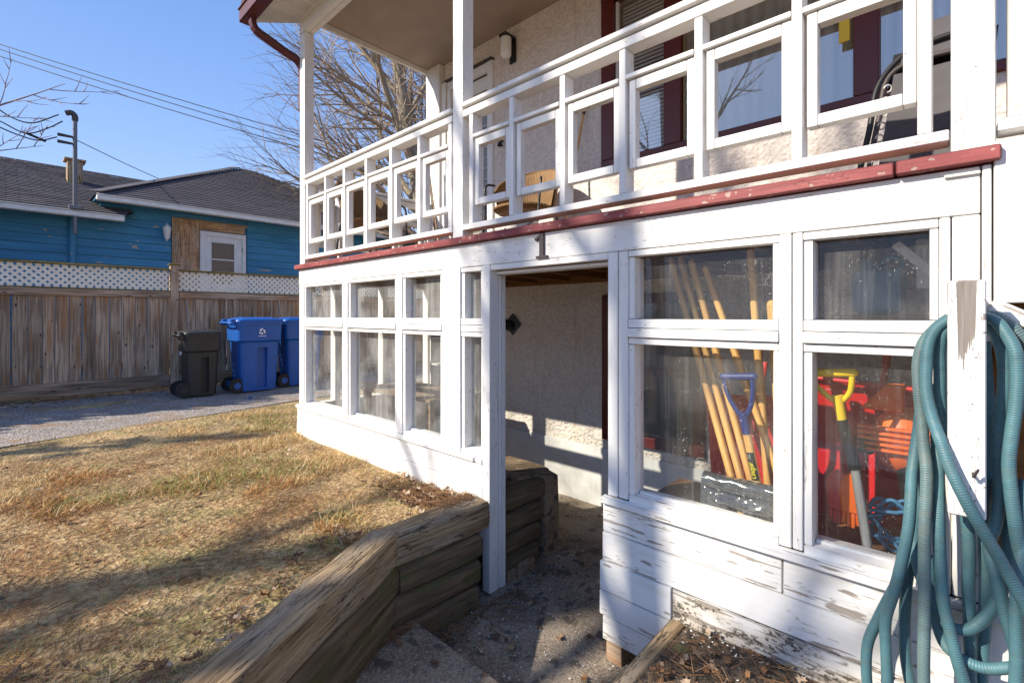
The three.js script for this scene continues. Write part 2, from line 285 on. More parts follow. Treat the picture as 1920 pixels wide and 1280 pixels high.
// ---------------------------------------------------------------- geometry helpers
const V = (x, y, z) => new THREE.Vector3(x, y, z);
function mesh(parent, name, geo, m) { const o = new THREE.Mesh(geo, m); o.name = name; o.castShadow = o.receiveShadow = true; parent.add(o); return o; }
const used = new Map();
function numbered(n) { const k = used.get(n) || 0; used.set(n, k + 1); return k ? `${n}_${String(k).padStart(3, '0')}` : n; }
function tag(o, label, category, group, kind) { o.userData.label = label; o.userData.category = category; if (group) o.userData.group = group; if (kind) o.userData.kind = kind; return o; }
function thing(name, label, category, [x, y, z] = [0, 0, 0], turn = 0, group) { const g = new THREE.Group(); g.name = numbered(name); g.position.set(x, y, z); g.rotation.y = turn; scene.add(g); return tag(g, label, category, group); }
function ground(name, geo, m, label) { const o = mesh(scene, numbered(name), geo, m); o.userData.kind = 'structure'; o.userData.label = label; return o; }
function part(parent, name) { const g = new THREE.Group(); g.name = name; parent.add(g); return g; }

// a box with small chamfers; uv in metres, u along the longest side; 44 triangles
function cbox(w, h, d, ch = 0.004) {
  const s = [w, h, d], long = w >= h && w >= d ? 0 : h >= d ? 1 : 2;
  ch = Math.min(ch, 0.45 * Math.min(w, h, d));
  const pos = [], nor = [], uv = [], idx = [], at = {}, ou = rnd() * 7, ov = rnd() * 5;
  for (let a = 0; a < 3; a++) for (const sg of [-1, 1]) {
    const b = (a + 1) % 3, c = (a + 2) % 3;
    for (const sb of [-1, 1]) for (const sc of [-1, 1]) {
      const p = [0, 0, 0]; p[a] = sg * s[a] / 2; p[b] = sb * (s[b] / 2 - ch); p[c] = sc * (s[c] / 2 - ch);
      const n = [0, 0, 0]; n[a] = sg;
      const key = [0, 0, 0]; key[a] = sg; key[b] = sb; key[c] = sc;
      at[`${key}|${a}`] = pos.length / 3;
      pos.push(...p); nor.push(...n);
      let ua = b, va = c; if (c === long) { ua = c; va = b; } else if (a === long) { ua = b; va = c; }
      uv.push(p[ua] + ou + a * 0.37, p[va] + ov + a * 0.53 + sg * 0.21);
    }
  }
  const I = (k, a) => at[`${k}|${a}`];
  const quad = (p, q, r, t) => idx.push(p, q, r, p, r, t);
  for (let a = 0; a < 3; a++) for (const sg of [-1, 1]) {
    const b = (a + 1) % 3, c = (a + 2) % 3, k = (sb, sc) => { const v = [0, 0, 0]; v[a] = sg; v[b] = sb; v[c] = sc; return I(v, a); };
    if (sg > 0) quad(k(-1, -1), k(1, -1), k(1, 1), k(-1, 1)); else quad(k(-1, -1), k(-1, 1), k(1, 1), k(1, -1));
  }
  for (let a = 0; a < 3; a++) { const b = (a + 1) % 3, c = (a + 2) % 3;      // bevels along axis c between faces a and b
    for (const sa of [-1, 1]) for (const sb of [-1, 1]) {
      const k = (sc) => { const v = [0, 0, 0]; v[a] = sa; v[b] = sb; v[c] = sc; return v; };
      const p = [I(k(-1), a), I(k(-1), b), I(k(1), b), I(k(1), a)];
      if (sa * sb > 0) quad(p[0], p[1], p[2], p[3]); else quad(p[0], p[3], p[2], p[1]);
    } }
  for (const x of [-1, 1]) for (const y of [-1, 1]) for (const z of [-1, 1]) { const k = [x, y, z], t = [I(k, 0), I(k, 1), I(k, 2)]; if (x * y * z > 0) idx.push(t[0], t[1], t[2]); else idx.push(t[0], t[2], t[1]); }
  const g = new THREE.BufferGeometry();
  g.setAttribute('position', new THREE.Float32BufferAttribute(pos, 3)); g.setAttribute('normal', new THREE.Float32BufferAttribute(nor, 3)); g.setAttribute('uv', new THREE.Float32BufferAttribute(uv, 2)); g.setIndex(idx);
  return g;
}
// a box given by its extents, placed in its parent's axes
function box(parent, name, [x0, x1], [y0, y1], [z0, z1], m, ch) { const o = mesh(parent, name, cbox(Math.abs(x1 - x0), Math.abs(y1 - y0), Math.abs(z1 - z0), ch), m); o.position.set((x0 + x1) / 2, (y0 + y1) / 2, (z0 + z1) / 2); return o; }
const boxGeo = (a, b, c, ch) => cbox(Math.abs(a[1] - a[0]), Math.abs(b[1] - b[0]), Math.abs(c[1] - c[0]), ch).translate((a[0] + a[1]) / 2, (b[0] + b[1]) / 2, (c[0] + c[1]) / 2);
// a bar from p to q; w across (horizontal), h the other way
function bar(parent, name, p, q, w, h, m, ch) {
  const d = q.clone().sub(p), L = d.length(); const o = mesh(parent, name, cbox(L, h, w, ch), m);
  o.position.copy(p).addScaledVector(d, 0.5);
  const x = d.normalize(), z = new THREE.Vector3().crossVectors(x, V(0, 1, 0)); if (z.length() < 1e-3) z.set(0, 0, 1); z.normalize();
  o.quaternion.setFromRotationMatrix(new THREE.Matrix4().makeBasis(x, new THREE.Vector3().crossVectors(z, x), z)); return o;
}
// tapered round rod; uv in metres
function rodGeo(p, q, r0, r1, seg = 10, caps = true) {
  const L = p.distanceTo(q), g = new THREE.CylinderGeometry(r1, r0, L, seg, 1, !caps);
  const uv = g.attributes.uv; for (let i = 0; i < uv.count; i++) { const a = uv.getX(i), b = uv.getY(i); uv.setXY(i, b * L, a * 2 * Math.PI * r0); }
  g.applyQuaternion(new THREE.Quaternion().setFromUnitVectors(V(0, 1, 0), q.clone().sub(p).normalize())); const c = p.clone().add(q).multiplyScalar(0.5); g.translate(c.x, c.y, c.z); return g;
}
const rod = (parent, name, p, q, r0, r1, m, seg) => mesh(parent, name, rodGeo(p, q, r0, r1, seg), m);
function tubeGeo(pts, r, seg = 40, rad = 8, closed = false, tension = 0.5) {
  const c = new THREE.CatmullRomCurve3(pts.map((p) => p.isVector3 ? p : V(...p)), closed, 'centripetal', tension);
  const g = new THREE.TubeGeometry(c, seg, r, rad, closed), L = c.getLength(), uv = g.attributes.uv;
  for (let i = 0; i < uv.count; i++) uv.setXY(i, uv.getY(i) * 2 * Math.PI * r, uv.getX(i) * L);
  return g;
}
const tube = (parent, name, pts, r, m, seg, rad, closed) => mesh(parent, name, tubeGeo(pts, r, seg, rad, closed), m);
function extrude(shapePts, holes, depth, bevel = 0) {
  const s = new THREE.Shape(shapePts.map(([x, y]) => new THREE.Vector2(x, y)));
  for (const h of holes) s.holes.push(new THREE.Path(h.map(([x, y]) => new THREE.Vector2(x, y))));
  return new THREE.ExtrudeGeometry(s, { depth, bevelEnabled: bevel > 0, bevelThickness: bevel, bevelSize: bevel, bevelSegments: 1, curveSegments: 12 });
}
const rect = (x0, x1, y0, y1) => [[x0, y0], [x1, y0], [x1, y1], [x0, y1]];
// a glass pane in the plane z, with its grime as a sheet on the outer face
function pane(parent, x0, x1, y0, y1, z, dirty = true, glass = M.glass) {
  const w = x1 - x0, h = y1 - y0, p = mesh(parent, 'pane', new THREE.PlaneGeometry(w, h), glass); p.position.set((x0 + x1) / 2, (y0 + y1) / 2, z);
  if (dirty) { const g = new THREE.PlaneGeometry(w, h), uv = g.attributes.uv, a = rnd() * 3, b = rnd() * 3; for (let i = 0; i < uv.count; i++) uv.setXY(i, uv.getX(i) * w + a, uv.getY(i) * h + b);
    const d = mesh(parent, 'grime', g, dirty === true ? M.dirt : dirty); d.position.set((x0 + x1) / 2, (y0 + y1) / 2, z + 0.003); }
  return p;
}
// InstancedMesh from a list of matrices and colours
function scatter(name, geo, m, list, label, category) {
  const im = new THREE.InstancedMesh(geo, m, list.length); im.name = numbered(name);
  list.forEach((e, i) => { im.setMatrixAt(i, e[0]); if (e[1]) im.setColorAt(i, e[1]); });
  im.castShadow = im.receiveShadow = true; im.userData.kind = 'stuff'; im.userData.label = label; if (category) im.userData.category = category; scene.add(im); return im;
}
const XF = (p, e, s) => new THREE.Matrix4().compose(p, new THREE.Quaternion().setFromEuler(e), s.isVector3 ? s : V(s, s, s));

// ---------------------------------------------------------------- ground, path, steps, soil
const LAWN_Y = 0.53;
const lawnH = (x, z) => LAWN_Y + 0.014 * (fbm(x * 0.1 + 5, z * 0.1 + 5, 9, 9, 3, 401) - 0.5) * 2 + (z < 0.35 && x > -2.75 ? 0.03 * sm(0.35, 0.05, z) * sm(-2.75, -2.3, x) : 0);
// sunken path: its outline is left out of the lawn and the far ground
const pitEdge = [[-2.2, -1.9], [-2.2, 0.7], [-1.29, 2.4], [-1.29, 3.2], [3.2, 3.2], [3.2, -1.9]];
{
  const R = 130, s = new THREE.Shape([[-R, -R], [R, -R], [R, R], [-R, R]].map(([x, z]) => new THREE.Vector2(x, -z)));
  s.holes.push(new THREE.Path([[-8.6, -6.9], [-8.6, 6.9], [4.9, 6.9], [4.9, -6.9]].map(([x, z]) => new THREE.Vector2(x, -z))));
  const g = new THREE.ShapeGeometry(s); g.rotateX(-Math.PI / 2); g.translate(0, 0.515, 0);
  ground('ground', g, M.lawn, 'bare brownish ground around the houses');
}
{
  // lawn as a grid with gentle swells, cut along the path
  const pos = [], uv = [], idx = [], id = new Map(), st = 0.1;
  const inPit = (x, z) => (x > -4.96 && x < 3.2 && z > -1.9 && z < -0.72) || x > -2.2 - 1e-6 && x < 3.2 && z > -1.9 && z < 3.2 && (z < 0.7 || x > -2.2 + (z - 0.7) * 0.535);
  const vtx = (i, j) => { const k = i * 1000 + j; if (!id.has(k)) { id.set(k, pos.length / 3); let x = -8.7 + i * st, z = -7 + j * st; pos.push(x, lawnH(x, z), z); uv.push(x, z); } return id.get(k); };
  for (let i = 0; i < 137; i++) for (let j = 0; j < 140; j++) { const x = -8.7 + (i + 0.5) * st, z = -7 + (j + 0.5) * st; if (inPit(x + 0.04, z)) continue; const a = vtx(i, j), b = vtx(i + 1, j), c = vtx(i + 1, j + 1), d = vtx(i, j + 1); idx.push(a, d, c, a, c, b); }
  const g = new THREE.BufferGeometry(); g.setAttribute('position', new THREE.Float32BufferAttribute(pos, 3)); g.setAttribute('uv', new THREE.Float32BufferAttribute(uv, 2)); g.setIndex(idx); g.computeVertexNormals();
  ground('lawn', g, M.lawn, 'dry winter lawn with straw coloured grass');
}
{
  // driveway: a strip of worn gravel asphalt beside the fence
  const s = new THREE.Shape(); const e = [[-7.5, -7.5], [-7.2, -3], [-6.9, -0.8], [-6.7, 0.4], [-6.57, 1.26], [-6.48, 2.1], [-6.3, 4], [-6.2, 14]];
  s.moveTo(-9.42, 7.5); s.lineTo(-9.42, -14); e.slice().reverse().forEach(([x, z]) => s.lineTo(x + 0.05 * Math.sin(z * 9), -z)); s.lineTo(e[0][0], 7.5);
  const g = new THREE.ShapeGeometry(s); g.rotateX(-Math.PI / 2); g.translate(0, 0.535, 0);
  ground('driveway', g, M.gravel, 'grey gravel driveway beside the wooden fence');
}
function slab(name, x0, x1, z0, z1, y0, y1, m, label, rough = 0.006, st = 0.06) {      // an uneven slab with sides
  const nx = Math.ceil((x1 - x0) / st), nz = Math.ceil((z1 - z0) / st), g = new THREE.BoxGeometry(x1 - x0, y1 - y0, z1 - z0, nx, 1, nz), p = g.attributes.position, uv = g.attributes.uv, n = g.attributes.normal;
  for (let i = 0; i < p.count; i++) { let x = p.getX(i) + (x0 + x1) / 2, y = p.getY(i) + (y0 + y1) / 2, z = p.getZ(i) + (z0 + z1) / 2;
    if (y > (y0 + y1) / 2) y += rough * 2 * (fbm(x * 0.2 + 3, z * 0.2 + 3, 9, 9, 4, 411) - 0.5);
    p.setXYZ(i, x, y, z); if (Math.abs(n.getY(i)) > 0.5) uv.setXY(i, x, z); else uv.setXY(i, x + z, y); }
  g.computeVertexNormals(); return ground(name, g, m, label);
}
slab('path', -4.96, 3.2, -1.668, 0.64, -0.12, 0.0, M.concrete, 'worn concrete floor running in through the doorway', 0.02);
slab('concrete_step', -2.3, -0.9, 0.60, 1.55, -0.1, 0.13, M.concrete, 'concrete step leading down to the doorway', 0.006);
slab('concrete_step', -2.1, -0.9, 1.5, 2.4, -0.1, 0.28, M.concrete, 'concrete step above the lowest step');
slab('concrete_step', -1.8, -0.9, 2.35, 3.25, -0.1, 0.42, M.concrete, 'concrete step level with the lawn edge');
slab('soil_bed', -0.90, 3.2, 0.0, 3.22, -0.1, 0.355, M.soil, 'dark soil bed covered with dead leaves by the siding', 0.05);
{ // cut earth behind the retaining walls
  const g = []; g.push(boxGeo([-2.42, -2.30], [-0.1, 0.515], [-0.70, 0.70], 0.01), boxGeo([-4.96, -2.30], [-0.1, 0.512], [-0.70, -0.64], 0.01)); const b = boxGeo([0, 2.3], [-0.1, 0.514], [-0.05, 0.05], 0.01); b.rotateY(-Math.atan2(1.86, 1.015)); b.translate(-2.40, 0, 0.66); g.push(b);
  ground('earth_bank', mergeGeometries(g), M.soil, 'cut bank of dark earth behind the timber retaining wall'); }

// ---------------------------------------------------------------- retaining walls and garden edging
function timberBox(parent, p, q, w, y0, y1, m, ch = 0.014) { const o = bar(parent, 'timber', V(p[0], (y0 + y1) / 2, p[1]), V(q[0], (y0 + y1) / 2, q[1]), w, y1 - y0, m, ch); const g = o.geometry, a = g.attributes.position; return o; }
// subdivided, weather-worn timber: rounded corners, wavy faces
function wornTimber(parent, p, q, w, y0, y1, m, wob = 0.009) {
  const L = Math.hypot(q[0] - p[0], q[1] - p[1]), n = Math.ceil(L / 0.045), h = y1 - y0, ring = [], R = 0.028, us = rnd() * 9, vs = rnd() * 9;
  for (const [sx, sy] of [[1, 1], [-1, 1], [-1, -1], [1, -1]]) for (let k = 0; k < 4; k++) { const a0 = { '1,1': 0, '-1,1': Math.PI / 2, '-1,-1': Math.PI, '1,-1': 1.5 * Math.PI }[`${sx},${sy}`], a = a0 + k / 3 * Math.PI / 2; ring.push([sx * (w / 2 - R) + R * Math.cos(a), sy * (h / 2 - R) + R * Math.sin(a)]); }
  const rs = []; for (let i = 0; i < ring.length; i++) { const a = ring[i], b = ring[(i + 1) % ring.length]; const m2 = Math.hypot(a[0] - b[0], a[1] - b[1]) > 0.05 ? 4 : 1; for (let k = 0; k < m2; k++) rs.push([a[0] + (b[0] - a[0]) * k / m2, a[1] + (b[1] - a[1]) * k / m2]); }
  let per = 0; const cu = rs.map((a, i) => { const v = per; const b = rs[(i + 1) % rs.length]; per += Math.hypot(a[0] - b[0], a[1] - b[1]); return v; }); cu.push(per);
  const pos = [], uv = [], idx = [], K = rs.length + 1;
  for (let i = 0; i <= n; i++) for (let k = 0; k < K; k++) { const [a, b] = rs[k % rs.length], s = i / n * L;
    const d = 1 + (wob / 0.06) * (fbm(s * 0.35 + us, (k % rs.length) / rs.length, 9, 14, 3, 421) - 0.5) * 1.6; const e = Math.min(1, Math.min(i, n - i) / 1.2);
    pos.push(s - L / 2, b * (d * 0.98) * (0.94 + 0.06 * e), a * d * (0.94 + 0.06 * e)); uv.push(s + us, cu[k] + vs); }
  for (let i = 0; i < n; i++) for (let k = 0; k < K - 1; k++) { const a = i * K + k, b = a + 1, c = a + K, d2 = c + 1; idx.push(a, c, b, b, c, d2); }
  for (const [i, rev] of [[0, true], [n, false]]) { const c0 = pos.length / 3; pos.push(i / n * L - L / 2 + (rev ? -0.002 : 0.002), 0, 0); uv.push(us, vs); const base = pos.length / 3; for (let k = 0; k < K; k++) { const j = (i * K + k) * 3; pos.push(pos[j], pos[j + 1], pos[j + 2]); uv.push(us + pos[j + 1], vs + pos[j + 2]); } for (let k = 0; k < K - 1; k++) rev ? idx.push(c0, base + k, base + k + 1) : idx.push(c0, base + k + 1, base + k); }
  const g = new THREE.BufferGeometry(); g.setAttribute('position', new THREE.Float32BufferAttribute(pos, 3)); g.setAttribute('uv', new THREE.Float32BufferAttribute(uv, 2)); g.setIndex(idx); g.computeVertexNormals();
  const o = mesh(parent, 'timber', g, m); o.position.set((p[0] + q[0]) / 2, (y0 + y1) / 2, (p[1] + q[1]) / 2); o.rotation.y = -Math.atan2(q[1] - p[1], q[0] - p[0]); return o;
}
{
  seed(21);
  const rw = thing('retaining_wall', 'stacked weathered timber retaining wall bending along the lawn edge', 'retaining wall', [0, 0, 0]);
  const rows = [[0.425, 0.605], [0.275, 0.428], [0.13, 0.278], [-0.04, 0.133]];
  // wing towards the doorway (square to the porch), then the wing beside the steps
  rows.forEach(([y0, y1], i) => {
    wornTimber(rw, [-2.215 + 0.012 * i, 0.72 - (i % 2 ? 0.05 : 0)], [-2.20 + 0.014 * i, 0.03 + 0.05 * (i > 0) + 0.02 * i], 0.17 - 0.012 * i, y0, y1, i === 0 ? M.timber : M.mossy);
    wornTimber(rw, [-2.235 + 0.01 * i, 0.70], [-1.22 + 0.01 * i, 2.56], 0.19 - 0.012 * i, y0 + 0.006, y1 + 0.006, i === 0 ? M.timber : M.mossy);
  });
  const inner = thing('retaining_wall', 'low timber retaining wall inside the porch with a concrete end and cap', 'retaining wall', [0, 0, 0]);
  [[0.43, 0.575], [0.29, 0.433], [0.165, 0.293], [0.05, 0.168]].forEach(([y0, y1], i) => wornTimber(inner, [-2.27 + 0.012 * i, -0.16], [-2.26 + 0.012 * i, -0.60 + 0.04 * i], 0.16, y0, y1, M.mossy));
  const lump = (name, x0, x1, y0, y1, z0, z1, sd) => { const g = new THREE.BoxGeometry(x1 - x0, y1 - y0, z1 - z0, 8, 8, 8), p = g.attributes.position, uv = g.attributes.uv; for (let i = 0; i < p.count; i++) { const x = p.getX(i) + (x0 + x1) / 2, y = p.getY(i) + (y0 + y1) / 2, z = p.getZ(i) + (z0 + z1) / 2; const q = 0.03 * (fbm(x * 0.5 + z + sd, y * 0.5 + z * 0.4, 9, 9, 3, 431) - 0.5), ex = Math.abs(p.getX(i)) / (x1 - x0) * 2, ey = Math.abs(p.getY(i)) / (y1 - y0) * 2, ez = Math.abs(p.getZ(i)) / (z1 - z0) * 2, r = 1 - 0.06 * Math.max(0, ex + ey + ez - 2); p.setXYZ(i, (p.getX(i) * r + (x0 + x1) / 2) + q, (p.getY(i) * r + (y0 + y1) / 2) + q, (p.getZ(i) * r + (z0 + z1) / 2) + q); uv.setXY(i, x + z, y + z * 0.3); } g.computeVertexNormals(); return mesh(inner, name, g, M.concreteOld); };
  lump('concrete_end', -2.36, -2.17, -0.02, 0.585, -0.74, -0.585, 1);
  lump('cap_slab', -3.3, -2.25, 0.515, 0.60, -0.76, -0.42, 2); lump('concrete_return', -4.9, -2.36, -0.02, 0.52, -0.76, -0.69, 5);
  lump('rubble_block', -2.23, -2.13, -0.01, 0.09, -0.42, -0.26, 3);
  lump('rubble_block', -2.22, -2.15, -0.01, 0.075, -0.25, -0.17, 4);
  const ed = thing('garden_edging', 'short weathered timber edging between the concrete path and the leaf covered soil bed', 'edging', [0, 0, 0]);
  bar(ed, 'rail', V(-0.925, 0.325, -0.03), V(-0.918, 0.325, 1.9), 0.075, 0.085, M.timber, 0.012);
  bar(ed, 'rail', V(-0.93, 0.14, 0.03), V(-0.925, 0.14, 1.9), 0.07, 0.28, M.mossy, 0.012);
  box(ed, 'stake', [-0.875, -0.80], [0.0, 0.37], [0.14, 0.21], M.mossy, 0.01);
}

// ---------------------------------------------------------------- the house with its two-level porch
seed(31);
const house = thing('porch_house', 'stucco house with a white two level wooden porch, glazed below and railed above', 'house', [0, 0, 0]);
const Hb = (n, x, y, z, m, ch) => box(house, n, x, y, z, m, ch);
const XL = -4.965, DECK = 2.272;

// lower facade: corner boards, mullions, rails, frieze
Hb('frieze_board', [XL, 0.055], [2.072, 2.222], [-0.045, 0.0], M.paint);
Hb('red_drip_edge', [-5.0, -0.155], [2.226, 2.272], [-0.05, 0.035], M.red, 0.006);
Hb('red_drip_edge', [-0.151, 0.10], [2.227, 2.273], [-0.05, 0.037], M.red, 0.005);
Hb('corner_post', [XL, -4.862], [0.83, 2.07], [-0.11, -0.004], M.paint);
const mull = (x0, x1, y0, y1, z0 = -0.12, z1 = 0.0) => Hb('mullion', [x0, x1], [y0, y1], [z0, z1], M.paint);
mull(-4.043, -3.956, 0.845, 2.071); mull(-3.195, -3.115, 0.845, 2.071);
mull(-2.629, -2.552, 0.84, 2.071); Hb('mullion', [-2.549, -2.432], [0.84, 2.071], [-0.12, 0.004], M.paint);
Hb('door_post', [-2.214, -2.146], [0.0, 2.071], [-0.078, 0.004], M.paint);
Hb('door_stop', [-2.205, -2.140], [0.005, 2.010], [-0.100, -0.081], M.paint);
Hb('door_stop', [-2.212, -2.143], [0.0, 2.010], [-0.140, -0.103], M.paint);
Hb('mullion', [-1.293, -1.236], [0.845, 2.071], [-0.12, 0.002], M.paint);
Hb('mullion', [-1.233, -1.182], [0.845, 2.071], [-0.12, -0.002], M.paint);
Hb('mullion', [-0.514, -0.470], [0.845, 2.071], [-0.12, 0.001], M.paint);
Hb('mullion', [-0.467, -0.432], [0.845, 2.071], [-0.12, -0.002], M.paint);
Hb('mullion', [-0.042, -0.014], [0.845, 2.071], [-0.12, 0.0], M.paint);
Hb('corner_board', [-0.011, 0.055], [0.845, 2.071], [-0.12, -0.003], M.paint);
Hb('corner_board', [0.058, 0.080], [0.5, 2.222], [-0.12, 0.006], M.paint);
// door head
Hb('door_head', [-2.145, -1.294], [2.036, 2.0715], [-0.045, -0.002], M.paint);
Hb('door_head', [-2.145, -1.294], [2.012, 2.033], [-0.13, -0.05], M.paint);
Hb('drip_strip', [-0.03, 0.055], [2.196, 2.206], [0.002, 0.012], M.paint, 0.002);

// window openings: [x0, x1, sill board]
const bays = [[-4.858, -4.043], [-3.956, -3.195], [-3.115, -2.629], [-2.432, -2.214], [-1.182, -0.514], [-0.432, -0.042]];
bays.forEach(([a, b], i) => {
  const w = part(house, 'window'), B = (n, x, y, z, m = M.paint, ch = 0.003) => box(w, n, x, y, z, m, ch), right = i > 3;
  B('head_trim', [a + 0.001, b - 0.001], [2.040, 2.0695], [-0.06, -0.004]);
  B('transom_rail', [a + 0.001, b - 0.001], [1.646, 1.689], [-0.11, i === 3 ? -0.004 : 0.008]);
  B('sash_rail', [a + 0.002, b - 0.002], [1.692, 1.734], [-0.05, -0.002]);
  B('sash_rail', [a + 0.002, b - 0.002], [1.612, 1.643], [-0.06, -0.006]);
  B('jamb', [a + 0.001, a + 0.032], [1.736, 2.038], [-0.11, -0.012]); B('jamb', [b - 0.024, b - 0.001], [1.736, 2.038], [-0.10, -0.006]);
  B('jamb', [a + 0.001, a + 0.030], [0.872, 1.610], [-0.11, -0.012]); B('jamb', [b - 0.022, b - 0.001], [0.872, 1.610], [-0.10, -0.006]);
  const sl = B('sill', [a + 0.001, b - 0.001], [0.834, 0.872], [-0.15, -0.006], right ? M.peel : M.paint, 0.006);
  pane(w, a + 0.02, b - 0.014, 1.72, 2.042, -0.07, right ? M.dirt : M.dirtHeavy); pane(w, a + 0.02, b - 0.014, 0.86, 1.62, -0.078, right ? M.dirt : M.dirtHeavy);
  if (i > 0 && i < 3 || right) { B('glazing_bead', [a + 0.034, b - 0.026], [0.872, 0.886], [-0.075, -0.055], right ? M.peel : M.paint, 0.002); }
});
// sill caps and siding boards
Hb('sill_board', [-5.0, -2.285], [0.806, 0.838], [-0.02, 0.022], M.paint, 0.006);
Hb('sill_board', [-2.282, -2.215], [0.80, 0.834], [-0.02, 0.010], M.paint, 0.006);
Hb('sill_board', [-1.325, 0.45], [0.802, 0.838], [-0.02, 0.030], M.peel, 0.008);
const board = (x0, x1, y0, y1, m, dz = 0) => Hb('siding_board', [x0, x1], [y0, y1], [-0.024, rr(0.001, 0.006) + dz], m, 0.004);
board(-5.0, -2.215, 0.657, 0.803, M.paint); board(-5.004, -2.215, 0.50, 0.654, M.paint); board(-5.0, -2.215, 0.33, 0.497, M.paint);
board(-1.322, -0.503, 0.657, 0.799, M.peel); board(-0.499, 0.46, 0.655, 0.799, M.peel);
board(-1.324, 0.46, 0.507, 0.653, M.peel); board(-1.336, -0.956, 0.357, 0.503, M.peel, 0.006); board(-0.951, 0.46, 0.357, 0.503, M.mildew, 0.001);
board(-1.338, -0.90, 0.231, 0.353, M.peel, 0.005); board(-0.897, 0.46, 0.231, 0.353, M.mildew, 0.004); board(-1.322, 0.46, 0.108, 0.227, M.peel, 0.002);
Hb('sheathing', [-4.99, -2.22], [0.3, 0.83], [-0.11, -0.026], M.joist); Hb('sheathing', [-1.315, 0.45], [0.11, 0.83], [-0.11, -0.026], M.joist);
Hb('footing_block', [-1.312, -1.222], [-0.03, 0.107], [-0.10, -0.012], M.fence);
Hb('footing_block', [-0.30, -0.2], [-0.03, 0.107], [-0.10, -0.012], M.fence);

// end wall of the lower porch (glazed, facing the driveway)
{
  const E = (n, y, z, x = [-4.965, -4.86], m = M.paint) => Hb(n, x, y, z, m);
  E('frieze_board', [2.072, 2.222], [-1.66, -0.115]); E('siding_board', [0.3, 0.80], [-1.66, -0.115], [-4.985, -4.93]); E('sill_board', [0.803, 0.84], [-1.66, -0.115], [-5.0, -4.9]);
  for (const [z0, z1] of [[-0.40, -0.34], [-0.98, -0.92], [-1.66, -1.56]]) E('mullion', [0.842, 2.07], [z0, z1]);
  E('transom_rail', [1.646, 1.69], [-1.56, -0.115], [-4.95, -4.88]);
  const w = part(house, 'end_window');
  for (const [z0, z1] of [[-0.34, -0.11], [-0.92, -0.40], [-1.56, -0.98]]) for (const [y0, y1] of [[0.842, 1.646], [1.69, 2.07]]) { const p = mesh(w, 'pane', new THREE.PlaneGeometry(z1 - z0, y1 - y0), M.glass); p.rotation.y = Math.PI / 2; p.position.set(-4.915, (y0 + y1) / 2, (z0 + z1) / 2); }
}
// right-hand continuation of the front: closed boards, sloping stringer, dark recess
Hb('wall_board', [0.084, 0.30], [1.79, 2.288], [-0.06, 0.012], M.paint); Hb('wall_board', [0.303, 1.2], [1.60, 2.285], [-0.06, 0.010], M.paint);
bar(house, 'stringer', V(0.075, 1.785, 0.0), V(0.62, 1.44, 0.0), 0.10, 0.045, M.peel, 0.006);
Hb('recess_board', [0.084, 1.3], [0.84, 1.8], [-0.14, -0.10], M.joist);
Hb('wall_board', [0.463, 1.3], [0.1, 0.84], [-0.06, 0.0], M.peel);
Hb('siding_board', [0.055, 0.46], [0.84, 1.02], [-0.02, 0.006], M.peel);

// deck, joists, red edge
Hb('deck', [-4.96, 1.3], [2.224, 2.262], [-1.68, -0.052], M.joist);
for (let x = -4.8; x < 1.2; x += 0.405) Hb('joist', [x, x + 0.042], [2.085, 2.222], [-1.68, -0.05], M.joist);
Hb('ledger', [-4.86, 1.3], [2.06, 2.222], [-1.68, -1.64], M.joist);

// stucco walls with their openings (wall face at z = -1.68)
{
  const up = mesh(house, 'stucco_wall', extrude([[-4.9, 2.2], [4, 2.2], [4, 5.0], [-4.9, 5.0]], [rect(-2.39, 0.95, 3.10, 4.66), rect(-4.60, -3.80, 2.262, 4.62)], 0.2), M.stucco); up.position.z = -1.88;
  const lo = mesh(house, 'stucco_wall', extrude([[-4.96, 0.54], [1.4, 0.54], [1.4, 2.21], [-4.96, 2.21]], [rect(-2.36, -1.45, 0.64, 1.93)], 0.16), M.stuccoOld); lo.position.z = -1.84;
  Hb('foundation_wall', [-4.96, 1.4], [-0.1, 0.538], [-1.9, -1.668], M.whiteWash, 0.006);
  Hb('side_wall', [1.3, 1.4], [-0.1, 2.22], [-1.66, -0.06], M.joist);
  Hb('gable_wall', [-4.9, -4.7], [0, 5.0], [-8, -1.89], M.stucco); Hb('house_core', [-4.69, 4], [2.0, 2.2], [-8, -1.89], M.room);
  // closed room behind the upper windows and door
  const r = part(house, 'room'); box(r, 'back_wall', [-4.69, 4], [2.21, 5], [-4.6, -4.5], M.room); box(r, 'room_ceiling', [-4.69, 4], [4.9, 5.0], [-4.49, -1.89], M.room); box(r, 'side_wall', [3.9, 4], [2.21, 4.89], [-4.49, -1.89], M.room);
  const r2 = part(house, 'cellar'); box(r2, 'back_wall', [-3.2, -0.6], [0.2, 2.1], [-2.5, -2.4], M.room);
}
// pilaster, corner board at the far end
Hb('pilaster', [-4.95, -4.68], [2.262, 4.868], [-1.676, -1.60], M.paint);
Hb('pilaster_board', [-4.678, -4.60], [2.262, 4.62], [-1.676, -1.63], M.paint);

